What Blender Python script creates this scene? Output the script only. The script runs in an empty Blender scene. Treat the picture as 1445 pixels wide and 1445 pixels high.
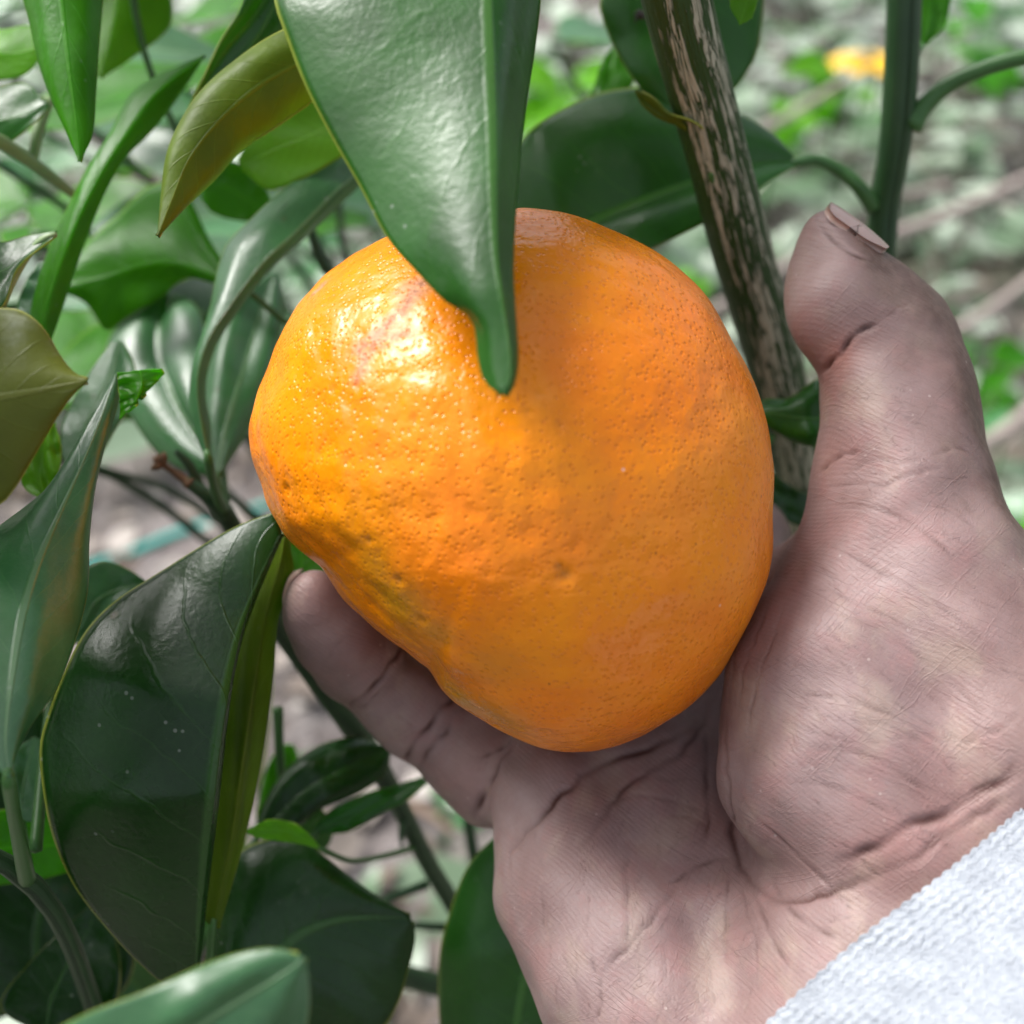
import bpy, bmesh, math, random
import numpy as np
from mathutils import Vector, Matrix
from mathutils.bvhtree import BVHTree
from mathutils.kdtree import KDTree

rnd = random.Random(7)
nrng = np.random.default_rng(11)
SC = bpy.context.scene
COL = SC.collection

# ------------------------------------------------------------------ camera
PITCH = math.radians(38.0)
CAM_H = 0.64                      # metres above the ground
FOV = math.radians(50.0)
K = 2 * math.tan(FOV / 2) / 1445  # tangent per photograph pixel
cam_data = bpy.data.cameras.new('camera')
cam = bpy.data.objects.new('camera', cam_data)
COL.objects.link(cam)
cam.location = (0, 0, CAM_H)
cam.rotation_euler = (math.pi / 2 - PITCH, 0, 0)
cam_data.sensor_width = 36
cam_data.lens = 18 / math.tan(FOV / 2)
cam_data.clip_start = 0.005
cam_data.clip_end = 500
cam_data.dof.use_dof = True
cam_data.dof.focus_distance = 0.152
cam_data.dof.aperture_fstop = cam_data.lens / 3.1   # a 3.1 mm wide phone lens
SC.camera = cam

# ------------------------------------------------------------------ light
SUN_EL, SUN_AZ = math.radians(54), math.radians(-62)   # azimuth measured from +Y towards +X
world = bpy.data.worlds.new('World')
SC.world = world
world.use_nodes = True
wn = world.node_tree
wn.nodes.clear()
sky = wn.nodes.new('ShaderNodeTexSky')
sky.sky_type = 'NISHITA'
sky.sun_disc = False
sky.sun_elevation = SUN_EL
sky.sun_rotation = SUN_AZ
sky.dust_density = 4.0
hs = wn.nodes.new('ShaderNodeHueSaturation')
hs.inputs['Saturation'].default_value = 0.38
bg = wn.nodes.new('ShaderNodeBackground')
bg.inputs['Strength'].default_value = 0.115
wo = wn.nodes.new('ShaderNodeOutputWorld')
wn.links.new(sky.outputs[0], hs.inputs['Color'])
wn.links.new(hs.outputs[0], bg.inputs['Color'])
wn.links.new(bg.outputs[0], wo.inputs['Surface'])
sun_data = bpy.data.lights.new('sun', 'SUN')
sun_data.energy = 2.7
sun_data.angle = math.radians(26)
sun_data.color = (1.0, 0.98, 0.95)
sun = bpy.data.objects.new('sun', sun_data)
COL.objects.link(sun)
sdir = Vector((math.sin(SUN_AZ) * math.cos(SUN_EL), math.cos(SUN_AZ) * math.cos(SUN_EL), math.sin(SUN_EL)))
sun.rotation_euler = sdir.to_track_quat('Z', 'Y').to_euler()
sun.location = sdir * 5
SC.view_settings.view_transform = 'Standard'
SC.view_settings.look = 'None'
SC.view_settings.gamma = 1
SC.view_settings.use_curve_mapping = False
SC.view_settings.exposure = 1.06
SC.render.engine = 'CYCLES'
SC.cycles.max_bounces = 6
SC.cycles.diffuse_bounces = 3
SC.cycles.glossy_bounces = 2
SC.cycles.transmission_bounces = 4

# ------------------------------------------------------------------ geometry helpers
SP, CP = math.sin(PITCH), math.cos(PITCH)
RIGHT = np.array([1.0, 0, 0]); FWD = np.array([0, CP, -SP]); UP = np.array([0, SP, CP])
CAMP = np.array([0, 0, CAM_H])
BASIS = np.stack([RIGHT, UP, FWD])          # rows: camera x, y, depth


def c2w(p):
    """camera space centimetres (x right, y up, depth) -> world metres"""
    return CAMP + np.asarray(p, float) * 0.01 @ BASIS


def pc(px, py, d):
    """a photograph pixel at a depth in cm -> camera space cm"""
    return np.array([(px - 722.5) * K * d, (722.5 - py) * K * d, d])


def pw(px, py, d):
    return c2w(pc(px, py, d))


def ground_at(px, py, z=0.0):
    r = ((px - 722.5) * K) * RIGHT + ((722.5 - py) * K) * UP + FWD
    t = (z - CAM_H) / r[2]
    return CAMP + r * t


def catmull(pts, n):
    """smooth resample of a polyline to n points, by chord length"""
    P = np.asarray(pts, float)
    if len(P) == 2:
        t = np.linspace(0, 1, n)[:, None]
        return P[0] * (1 - t) + P[1] * t
    seg = np.linalg.norm(np.diff(P[:, :3], axis=0), axis=1)
    s = np.concatenate([[0], np.cumsum(np.maximum(seg, 1e-9))])
    Q = np.vstack([2 * P[0] - P[1], P, 2 * P[-1] - P[-2]])
    out = []
    for x in np.linspace(0, s[-1], n):
        i = min(int(np.searchsorted(s, x, side='right')) - 1, len(P) - 2)
        i = max(i, 0)
        t = (x - s[i]) / (s[i + 1] - s[i])
        p0, p1, p2, p3 = Q[i], Q[i + 1], Q[i + 2], Q[i + 3]
        h1 = (s[i + 1] - s[i])
        a = s[i] - s[i - 1] if i > 0 else h1
        b = s[i + 2] - s[i + 1] if i + 2 < len(s) else h1
        m1 = (p2 - p0) / (a + h1) * h1
        m2 = (p3 - p1) / (b + h1) * h1
        t2, t3 = t * t, t * t * t
        out.append((2 * t3 - 3 * t2 + 1) * p1 + (t3 - 2 * t2 + t) * m1 + (-2 * t3 + 3 * t2) * p2 + (t3 - t2) * m2)
    return np.array(out)


def new_obj(name, verts, faces, mats, parent=None, origin=None, smooth=True, uv=None, matidx=None, attrs=None):
    verts = np.asarray(verts, float)
    o0 = np.zeros(3) if origin is None else np.asarray(origin, float)
    me = bpy.data.meshes.new(name)
    me.from_pydata((verts - o0).tolist(), [], faces if isinstance(faces, list) else faces.tolist())
    for m in (mats if isinstance(mats, (list, tuple)) else [mats]):
        me.materials.append(m)
    if uv is not None:
        lay = me.uv_layers.new(name='UVMap')
        li = np.zeros(len(me.loops), dtype=np.int32)
        me.loops.foreach_get('vertex_index', li)
        lay.data.foreach_set('uv', np.asarray(uv, np.float32)[li].ravel())
    if matidx is not None:
        me.polygons.foreach_set('material_index', np.asarray(matidx, np.int32))
    if smooth:
        me.polygons.foreach_set('use_smooth', np.ones(len(me.polygons), bool))
    for k, v in (attrs or {}).items():
        at = me.attributes.new(k, 'FLOAT', 'POINT')
        at.data.foreach_set('value', np.asarray(v, np.float32))
    me.update()
    ob = bpy.data.objects.new(name, me)
    COL.objects.link(ob)
    if parent is not None:
        ob.parent = parent
        ob.location = o0 - WPOS[parent.name]
    else:
        ob.location = o0
    WPOS[ob.name] = o0.copy()
    return ob


WPOS = {}


def empty(name, loc, label, cat, group=None):
    o = bpy.data.objects.new(name, None)
    COL.objects.link(o)
    o.location = loc
    o.empty_display_size = 0.02
    o['label'] = label; o['category'] = cat
    if group: o['group'] = group
    WPOS[o.name] = np.array(loc, float)
    return o


def tag(o, label, cat, group=None, kind=None):
    o['label'] = label; o['category'] = cat
    if group: o['group'] = group
    if kind: o['kind'] = kind
    return o


def tube_geo(path, rad, seg=12, cap=True, flat=None):
    """path n x 3, rad n -> verts, faces, uv"""
    path = np.asarray(path); n = len(path)
    T = np.gradient(path, axis=0); T /= np.linalg.norm(T, axis=1)[:, None] + 1e-12
    up = np.array([0, 0, 1.0]) if abs(T[0][2]) < 0.9 else np.array([1.0, 0, 0])
    N = np.cross(T[0], up); N /= np.linalg.norm(N)
    vs, uv = [], []
    L = np.concatenate([[0], np.cumsum(np.linalg.norm(np.diff(path, axis=0), axis=1))])
    for i in range(n):
        N = N - T[i] * N.dot(T[i]); N /= np.linalg.norm(N)
        B = np.cross(T[i], N)
        for j in range(seg):
            a = 2 * math.pi * j / seg
            r = rad[i]
            vs.append(path[i] + r * (math.cos(a) * N + math.sin(a) * B))
            uv.append((j / seg, L[i] * 10))
    fs = []
    for i in range(n - 1):
        for j in range(seg):
            k = (j + 1) % seg
            fs.append((i * seg + j, i * seg + k, (i + 1) * seg + k, (i + 1) * seg + j))
    if cap:
        a, b = len(vs), len(vs) + 1
        vs += [path[0] - T[0] * rad[0] * .3, path[-1] + T[-1] * rad[-1] * .5]
        uv += [(0, 0), (0, L[-1] * 10)]
        for j in range(seg):
            k = (j + 1) % seg
            fs.append((a, k, j)); fs.append((b, (n - 1) * seg + j, (n - 1) * seg + k))
    return np.array(vs), fs, np.array(uv)


def tube(name, pts, rads, mat, parent=None, seg=12, n=None, origin=None, wob=0.0, flare=True):
    """pts: world points; rads in metres at those points"""
    P = np.hstack([np.asarray(pts, float), np.asarray(rads, float)[:, None]])
    n = n or max(8, len(pts) * 6)
    C = catmull(P, n)
    r = np.maximum(C[:, 3], 2e-4)
    if wob:
        r = r * (1 + wob * np.interp(np.arange(n), np.arange(0, n, 3), nrng.uniform(-1, 1, len(np.arange(0, n, 3)))))
    v, f, uv = tube_geo(C[:, :3], r, seg)
    return new_obj(name, v, f, mat, parent, origin if origin is not None else C[0, :3], uv=uv)


# ------------------------------------------------------------------ node helpers
class NT:
    def __init__(s, name):
        s.m = bpy.data.materials.new(name); s.m.use_nodes = True
        s.t = s.m.node_tree; s.t.nodes.clear()
        s.out = s.t.nodes.new('ShaderNodeOutputMaterial')

    def n(s, typ, **kw):
        nd = s.t.nodes.new('ShaderNode' + typ)
        for k, v in kw.items():
            if hasattr(nd, k) and k not in ('Scale',): setattr(nd, k, v)
        return nd

    def set(s, sock, val):
        if isinstance(val, bpy.types.NodeSocket): s.t.links.new(val, sock)
        elif isinstance(val, (tuple, list)) and len(val) == 3 and sock.type == 'RGBA': sock.default_value = (*val, 1)
        else: sock.default_value = val

    def math(s, op, a, b=0.0, c=0.0, clamp=False):
        nd = s.t.nodes.new('ShaderNodeMath'); nd.operation = op; nd.use_clamp = clamp
        for i, v in enumerate((a, b, c)): s.set(nd.inputs[i], v)
        return nd.outputs[0]

    def ramp(s, x, a, b, lo=0.0, hi=1.0, smooth=True):
        nd = s.t.nodes.new('ShaderNodeMapRange'); nd.interpolation_type = 'SMOOTHSTEP' if smooth else 'LINEAR'
        s.set(nd.inputs['Value'], x)
        nd.inputs['From Min'].default_value = a; nd.inputs['From Max'].default_value = b
        nd.inputs['To Min'].default_value = lo; nd.inputs['To Max'].default_value = hi
        return nd.outputs[0]

    def mix(s, f, a, b, mode='MIX'):
        nd = s.t.nodes.new('ShaderNodeMix'); nd.data_type = 'RGBA'; nd.blend_type = mode
        s.set(nd.inputs[0], f); s.set(nd.inputs[6], a); s.set(nd.inputs[7], b)
        return nd.outputs[2]

    def coord(s, which='Object'):
        return s.t.nodes.new('ShaderNodeTexCoord').outputs[which]

    def attr(s, name):
        nd = s.t.nodes.new('ShaderNodeAttribute'); nd.attribute_name = name
        return nd.outputs['Fac']

    def mapping(s, v, scale=(1, 1, 1), rot=(0, 0, 0)):
        nd = s.t.nodes.new('ShaderNodeMapping'); s.set(nd.inputs['Vector'], v)
        nd.inputs['Scale'].default_value = scale; nd.inputs['Rotation'].default_value = rot
        return nd.outputs[0]

    def noise(s, v, scale, detail=3, rough=0.5, dist=0.0):
        nd = s.t.nodes.new('ShaderNodeTexNoise'); s.set(nd.inputs['Vector'], v)
        nd.inputs['Scale'].default_value = scale; nd.inputs['Detail'].default_value = detail
        nd.inputs['Roughness'].default_value = rough; nd.inputs['Distortion'].default_value = dist
        return nd.outputs['Fac']

    def voro(s, v, scale, feat='F1', rand=1.0, out='Distance'):
        nd = s.t.nodes.new('ShaderNodeTexVoronoi'); nd.feature = feat; s.set(nd.inputs['Vector'], v)
        nd.inputs['Scale'].default_value = scale; nd.inputs['Randomness'].default_value = rand
        return nd.outputs[out]

    def bump(s, h, dist, strength=1.0, normal=None):
        nd = s.t.nodes.new('ShaderNodeBump'); s.set(nd.inputs['Height'], h)
        nd.inputs['Distance'].default_value = dist; nd.inputs['Strength'].default_value = strength
        if normal is not None: s.set(nd.inputs['Normal'], normal)
        return nd.outputs[0]

    def bsdf(s, **kw):
        nd = s.t.nodes.new('ShaderNodeBsdfPrincipled')
        for k, v in kw.items(): s.set(nd.inputs[k.replace('_', ' ')], v)
        return nd

    def finish(s, shader):
        s.t.links.new(shader, s.out.inputs['Surface']); return s.m


def simple_mat(name, col, rough=0.6, var=0.25, scale=60, bump=0.0, spec=0.4):
    t = NT(name); c = t.coord()
    nz = t.noise(c, scale, 4)
    dark = tuple(x * (1 - var) for x in col); lite = tuple(min(1, x * (1 + var)) for x in col)
    b = t.bsdf(Base_Color=t.mix(nz, dark, lite), Roughness=rough, Specular_IOR_Level=spec)
    if bump: t.set(b.inputs['Normal'], t.bump(nz, bump))
    return t.finish(b.outputs[0])


def leaf_mat(name, col, vein, trans_col, trans=0.3, rough=0.32, spec=0.5, rim=(0.45, 0.5, 0.08), dust=0.4, mottle=0.35, veins=1.0):
    t = NT(name)
    uv = t.coord('UV'); ob = t.coord('Object')
    sep = t.n('SeparateXYZ'); t.set(sep.inputs[0], uv)
    u, v = sep.outputs[0], sep.outputs[1]
    av = t.math('MULTIPLY', t.math('ABSOLUTE', t.math('SUBTRACT', v, 0.5)), 2.0)
    nz = t.noise(ob, 70, 3)
    ph = t.math('SUBTRACT', t.math('MULTIPLY', u, 9.0), t.math('MULTIPLY', t.math('POWER', av, 0.8), 2.1))
    ph = t.math('ADD', ph, t.math('MULTIPLY', nz, 0.9))
    fr = t.math('ABSOLUTE', t.math('SUBTRACT', t.math('FRACT', ph), 0.5))
    lat = t.math('MULTIPLY', t.ramp(fr, 0.45, 0.5), t.ramp(av, 0.98, 0.5))
    mid = t.ramp(av, 0.055, 0.02)
    net = t.ramp(t.voro(ob, 650, 'DISTANCE_TO_EDGE'), 0.10, 0.0)
    mott = t.noise(ob, 45, 5, 0.6)
    c = t.mix(t.ramp(mott, 0.3, 0.75), tuple(x * (1 - mottle) for x in col), tuple(x * (1 + mottle) for x in col))
    c = t.mix(t.math('MULTIPLY', lat, 0.13 * veins), c, vein)
    c = t.mix(t.math('MULTIPLY', net, 0.08), c, vein)
    c = t.mix(t.math('MULTIPLY', mid, 0.6), c, vein)
    c = t.mix(t.math('MULTIPLY', t.ramp(av, 0.975, 0.995), 0.65), c, rim)
    spk = t.math('MULTIPLY', t.ramp(t.voro(ob, 420), 0.16, 0.08), t.ramp(t.noise(ob, 110, 2), 0.56, 0.66))
    film = t.math('MULTIPLY', t.ramp(t.noise(ob, 60, 6, 0.7), 0.56, 0.78), 0.35)
    c = t.mix(t.math('MULTIPLY', t.math('MAXIMUM', spk, film), dust), c, (0.42, 0.45, 0.40))
    spot = t.math('MULTIPLY', t.ramp(t.voro(ob, 95), 0.10, 0.05), t.ramp(t.noise(ob, 37, 2), 0.56, 0.62))
    c = t.mix(t.math('MULTIPLY', spot, 0.7), c, (0.10, 0.07, 0.03))
    nb = t.bump(t.math('ADD', t.math('MULTIPLY', lat, -0.4 * veins), t.math('MULTIPLY', mid, -1.0)), 0.0002, 0.6)
    nb = t.bump(t.math('ADD', t.math('MULTIPLY', t.noise(ob, 900, 3), 0.5), t.math('MULTIPLY', t.noise(ob, 160, 3), 0.7)), 0.0002, 0.7, nb)
    rg = t.math('ADD', t.math('MULTIPLY', t.noise(ob, 120, 4), 0.22), rough - 0.1)
    rg = t.math('ADD', rg, t.math('MULTIPLY', spk, 0.3))
    b = t.bsdf(Base_Color=c, Roughness=rg, Specular_IOR_Level=spec, Normal=nb)
    tr = t.n('BsdfTranslucent'); t.set(tr.inputs['Normal'], nb)
    t.set(tr.inputs['Color'], t.mix(t.math('MULTIPLY', t.math('MAXIMUM', lat, mid), 0.5), trans_col, tuple(x * 1.5 for x in trans_col)))
    ms = t.n('MixShader'); ms.inputs[0].default_value = trans
    t.t.links.new(b.outputs[0], ms.inputs[1]); t.t.links.new(tr.outputs[0], ms.inputs[2])
    return t.finish(ms.outputs[0])


LM = {
    'dark': leaf_mat('leaf_dark', (0.020, 0.092, 0.012), (0.08, 0.19, 0.04), (0.16, 0.54, 0.012), 0.34, 0.30, 0.5, veins=.25),
    'deep_shade': leaf_mat('leaf_deep_shade', (0.010, 0.047, 0.007), (0.05, 0.14, 0.03), (0.09, 0.30, 0.010), 0.24, 0.27, 0.42, veins=.9),  # dark green taken darker and duller, standing in for shade on low leaves
    'mid': leaf_mat('leaf_mid', (0.045, 0.18, 0.006), (0.10, 0.28, 0.03), (0.26, 0.80, 0.008), 0.5, 0.36, 0.3, dust=.2),
    'bright': leaf_mat('leaf_bright', (0.13, 0.33, 0.012), (0.22, 0.40, 0.06), (0.42, 0.88, 0.012), 0.52, 0.4, 0.35, dust=0.2),
    'olive': leaf_mat('leaf_olive', (0.095, 0.150, 0.004), (0.18, 0.22, 0.02), (0.32, 0.44, 0.006), 0.30, 0.5, 0.3, rim=(0.6, 0.62, 0.12)),
    'olive_dark': leaf_mat('leaf_olive_dark', (0.075, 0.088, 0.006), (0.15, 0.16, 0.03), (0.2, 0.24, 0.008), 0.15, 0.5, 0.3, rim=(0.5, 0.5, 0.1), dust=.8),
    'shine': leaf_mat('leaf_shine', (0.045, 0.17, 0.055), (0.2, 0.36, 0.16), (0.16, 0.55, 0.05), 0.30, 0.34, 1.0, dust=0.5, veins=.3),
    'under': leaf_mat('leaf_underside', (0.10, 0.19, 0.06), (0.2, 0.3, 0.1), (0.25, 0.5, 0.03), 0.35, 0.55, 0.3),
}

# ------------------------------------------------------------------ leaf builders
TREE = None


def interp_d(dd, n):
    return np.interp(np.linspace(0, 1, n), np.linspace(0, 1, len(dd)), dd)


def loft_leaf(name, L, M, R, dd, mat, under_mat='under', dl=0.0, dr=0.0, bl=0.0, br=0.0, petiole=None, prad=0.0011,
              n=44, half=10, wave=0.012, thick=0.00032, parent=None, flip=False, quilt=0.0025, seed=None):
    """L, M, R: left edge, midrib and right edge as photograph pixels with depth dd (cm) along the leaf;
    dl / dr push the edges away from (+) or towards (-) the camera; bl / br bulge of the halves (cm)."""
    rs = np.random.default_rng(seed if seed is not None else int(abs(L[0][0] * 7 + M[0][1] * 13)) % 9999)
    def rows(E):
        E3 = np.array([(e[0], e[1], 0) for e in E], float)
        return catmull(E3, n)[:, :2]
    l, m, r = rows(L), rows(M), rows(R)
    t = np.linspace(0, 1, n)
    prof = np.sin(np.pi * np.clip(t, 0, 1)) ** 0.6
    d = interp_d(dd, n)
    def tocam(p, dep):
        return np.stack([(p[:, 0] - 722.5) * K * dep, (722.5 - p[:, 1]) * K * dep, dep], 1)
    wl = np.interp(t, np.linspace(0, 1, 9), rs.uniform(-1, 1, 9)) * wave * 8
    wr = np.interp(t, np.linspace(0, 1, 9), rs.uniform(-1, 1, 9)) * wave * 8
    Lc, Mc, Rc = tocam(l, d + dl * prof + wl * prof), tocam(m, d), tocam(r, d + dr * prof + wr * prof)
    W = 2 * half + 1
    G = np.zeros((n, W, 3)); UV = np.zeros((n, W, 2))
    for j in range(W):
        q = (j - half) / half
        a = abs(q)
        E = Lc if q < 0 else Rc
        p = Mc * (1 - a) + E * a
        G[:, j] = p
        UV[:, j, 0] = t; UV[:, j, 1] = 0.5 + 0.5 * q
    dv = np.gradient(G, axis=0); du = np.gradient(G, axis=1)
    N = np.cross(dv, du); N /= np.linalg.norm(N, axis=2)[:, :, None] + 1e-9
    view = -G / np.linalg.norm(G, axis=2)[:, :, None]
    if (N * view).sum() < 0: N = -N
    q = np.linspace(-1, 1, W)[None, :]
    a = np.abs(q)
    bulge = np.where(q < 0, bl, br) * np.sin(np.pi * a) * prof[:, None]
    ph = t[:, None] * 9 - 2.1 * a ** 0.8
    ridge = -np.exp(-((ph - np.round(ph)) / 0.16) ** 2) * np.sin(np.pi * np.clip(a, 0, 1)) ** .5
    midg = -np.exp(-(a / 0.07) ** 2) * 1.4
    low = sum(rs.normal() * np.sin((k + 1) * 2.3 * t[:, None] + q * (k + 1) * 1.7 + rs.uniform(0, 6)) for k in range(4)) * 0.016
    G = G + N * (bulge + (ridge + midg) * quilt + low * prof[:, None])[:, :, None]
    top = c2w(G.reshape(-1, 3))
    dv = np.gradient(G, axis=0); du = np.gradient(G, axis=1)
    N2 = np.cross(dv, du); N2 /= np.linalg.norm(N2, axis=2)[:, :, None] + 1e-9
    if (N2 * N).sum() < 0: N2 = -N2
    flipw = np.cross(dv, du).reshape(-1, 3)
    outward = (np.cross(dv, du) * N2).sum() > 0
    Nw = N2.reshape(-1, 3) @ BASIS
    bot = top - Nw * thick
    V = np.vstack([top, bot]); uvs = np.vstack([UV.reshape(-1, 2)] * 2)
    F, MI = [], []
    o = n * W
    idx = lambda i, j: i * W + j
    for i in range(n - 1):
        for j in range(W - 1):
            f = (idx(i, j), idx(i + 1, j), idx(i + 1, j + 1), idx(i, j + 1))
            # (dv x du) orientation
            if not outward: f = f[::-1]
            F.append(f); MI.append(0)
            F.append(tuple(x + o for x in f[::-1])); MI.append(1)
    ring = [idx(i, 0) for i in range(n)] + [idx(n - 1, j) for j in range(1, W)] + [idx(i, W - 1) for i in range(n - 2, -1, -1)] + [idx(0, j) for j in range(W - 2, 0, -1)]
    for k in range(len(ring)):
        a_, b_ = ring[k], ring[(k + 1) % len(ring)]
        f = (a_, b_, b_ + o, a_ + o)
        if outward: f = f[::-1]
        F.append(f); MI.append(0)
    mats = [LM[mat], LM[under_mat]]
    org = c2w(Mc[0])
    ob = new_obj(name, V, F, mats, parent or TREE, org, uv=uvs, matidx=MI)
    if petiole is not None:
        pts = [c2w(Mc[1]), c2w(Mc[0])] + [pw(*p) for p in petiole]
        rr = [prad * 0.35] + [prad * .6] + list(np.linspace(prad * .65, prad * .95, len(petiole)))
        tube('petiole', pts, rr, MAT['petiole'], ob, seg=10)
    return ob


def free_leaf(base, direction, normal, length, width, mat='mid', under='under', curl=0.25, fold=0.35, parent=None, n=16, half=4, name='leaf', pet=0.012, twist=0.0, thick=0.0003):
    D = np.asarray(direction, float); D /= np.linalg.norm(D)
    Nn = np.asarray(normal, float); Nn = Nn - D * Nn.dot(D); Nn /= np.linalg.norm(Nn)
    B = np.cross(Nn, D)
    t = np.linspace(0, 1, n)
    prof = np.sin(np.pi * t ** 0.85) ** 0.8 * (1 - 0.25 * t) + 0.02
    W = 2 * half + 1
    G = np.zeros((n, W, 3)); UV = np.zeros((n, W, 2))
    bend = curl * t * t * length
    for j in range(W):
        q = (j - half) / half
        off = prof * width * 0.5 * q
        wav = 0.03 * width * np.sin(t * 9 + q * 4 + twist * 3) * abs(q)
        G[:, j] = np.asarray(base) + D * (t * length)[:, None] - Nn * bend[:, None] + B * off[:, None] + Nn * (np.abs(off) * fold + wav)[:, None]
        UV[:, j, 0] = t; UV[:, j, 1] = .5 + .5 * q
    top = G.reshape(-1, 3)
    dv = np.gradient(G, axis=0); du = np.gradient(G, axis=1)
    N2 = np.cross(dv, du); N2 /= np.linalg.norm(N2, axis=2)[:, :, None] + 1e-12
    outward = (N2.reshape(-1, 3) @ Nn).sum() > 0
    if not outward: N2 = -N2
    bot = top - N2.reshape(-1, 3) * thick
    V = np.vstack([top, bot]); o = n * W
    F, MI = [], []
    idx = lambda i, j: i * W + j
    for i in range(n - 1):
        for j in range(W - 1):
            f = (idx(i, j), idx(i + 1, j), idx(i + 1, j + 1), idx(i, j + 1))
            if not outward: f = f[::-1]
            F.append(f); MI.append(0)
            F.append(tuple(x + o for x in f[::-1])); MI.append(1)
    ob = new_obj(name, V, F, [LM[mat], LM[under]], parent or TREE, base, uv=np.vstack([UV.reshape(-1, 2)] * 2), matidx=MI)
    if pet:
        tube('petiole', [np.asarray(base) + D * length * .04, np.asarray(base), np.asarray(base) - D * pet + Nn * pet * .2],
             [0.0006, 0.0009, 0.0011], MAT['petiole'], ob, seg=8, n=8)
    return ob


MAT = {}
MAT['petiole'] = simple_mat('petiole_green', (0.045, 0.13, 0.03), 0.4, 0.3, 200)
MAT['petiole_pale'] = simple_mat('petiole_pale', (0.22, 0.32, 0.14), 0.45, 0.3, 200)
MAT['dead'] = simple_mat('dead_brown', (0.14, 0.075, 0.04), 0.8, 0.5, 500, 0.0004)
MAT['yellow'] = simple_mat('yellowed', (0.32, 0.26, 0.03), 0.5, 0.5, 150)


def striped_bark():
    t = NT('striped_bark'); uv = t.coord('UV')
    a = t.mapping(uv, (9, 0.85, 1)); b = t.mapping(uv, (26, 5.5, 1)); c = t.mapping(uv, (60, 22, 1))
    sep = t.n('SeparateXYZ'); t.set(sep.inputs[0], uv)
    # angle -> seamless circle coordinates
    ang = t.math('MULTIPLY', sep.outputs[0], 2 * math.pi)
    comb = t.n('CombineXYZ'); t.set(comb.inputs[0], t.math('COSINE', ang)); t.set(comb.inputs[1], t.math('SINE', ang)); t.set(comb.inputs[2], sep.outputs[1])
    cyl = comb.outputs[0]
    n1 = t.noise(t.mapping(cyl, (1.7, 1.7, 1.1)), 1.0, 2, 0.5, 0.2)
    n2 = t.noise(t.mapping(cyl, (4.2, 4.2, 5.5)), 1.0, 3, 0.55, 0.4)
    n3 = t.noise(t.mapping(cyl, (13, 13, 20)), 1.0, 3, 0.6, 0.3)
    crack = t.noise(t.mapping(cyl, (5.5, 5.5, 9)), 1.0, 2, 0.5, 0.7)
    crk = t.math('ABSOLUTE', t.math('SUBTRACT', crack, 0.5))
    s = t.math('ADD', t.math('MULTIPLY', n1, 1.3), t.math('MULTIPLY', n2, 0.9))
    s = t.math('ADD', s, t.math('MULTIPLY', n3, 0.8))
    s = t.math('ADD', s, t.ramp(sep.outputs[1], 4.6, 5.8, 0.10, -0.02))
    m = t.ramp(s, 1.53, 1.58)
    m = t.math('MULTIPLY', m, t.ramp(crk, 0.015, 0.035))
    grn = t.mix(n2, (0.014, 0.048, 0.007), (0.036, 0.082, 0.012))
    tan = t.mix(n3, (0.32, 0.31, 0.21), (0.56, 0.54, 0.41))
    col = t.mix(m, grn, tan)
    nb = t.bump(t.math('ADD', t.math('MULTIPLY', m, 1.0), t.math('MULTIPLY', n3, 0.7)), 0.0007)
    b = t.bsdf(Base_Color=col, Roughness=t.ramp(m, 0, 1, 0.45, 0.8), Normal=nb, Specular_IOR_Level=0.35)
    return t.finish(b.outputs[0])


def green_bark():
    t = NT('green_bark'); uv = t.coord('UV'); ob = t.coord('Object')
    s1 = t.noise(t.mapping(uv, (14, 0.6, 1)), 1.0, 3, 0.6)
    m = t.ramp(s1, 0.62, 0.70)
    base = t.mix(t.noise(ob, 180, 4), (0.010, 0.044, 0.014), (0.028, 0.080, 0.022))
    col = t.mix(t.math('MULTIPLY', m, 0.6), base, (0.22, 0.25, 0.17))
    lent = t.math('MULTIPLY', t.ramp(t.voro(t.mapping(uv, (20, 7, 1)), 1.0), 0.14, 0.06), 0.7)
    col = t.mix(lent, col, (0.25, 0.22, 0.13))
    b = t.bsdf(Base_Color=col, Roughness=0.42, Normal=t.bump(t.math('ADD', s1, lent), 0.0005), Specular_IOR_Level=0.45)
    return t.finish(b.outputs[0])


MAT['bark'] = striped_bark()
MAT['stem'] = green_bark()

# ------------------------------------------------------------------ ground
def ground_mat():
    t = NT('soil'); c = t.coord('Object')
    a = t.noise(c, 9, 6, 0.65); b_ = t.noise(c, 60, 5, 0.65); d = t.noise(c, 2.2, 4)
    col = t.mix(t.ramp(a, 0.3, 0.7), (0.085, 0.070, 0.064), (0.20, 0.175, 0.17))
    col = t.mix(t.ramp(b_, 0.45, 0.75), col, (0.27, 0.245, 0.24))
    col = t.mix(t.math('MULTIPLY', t.ramp(d, 0.45, 0.65), 0.5), col, (0.09, 0.11, 0.05))
    nb = t.bump(t.math('ADD', t.math('MULTIPLY', a, 2), b_), 0.012)
    return t.finish(t.bsdf(Base_Color=col, Roughness=0.95, Normal=nb, Specular_IOR_Level=0.2).outputs[0])


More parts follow.
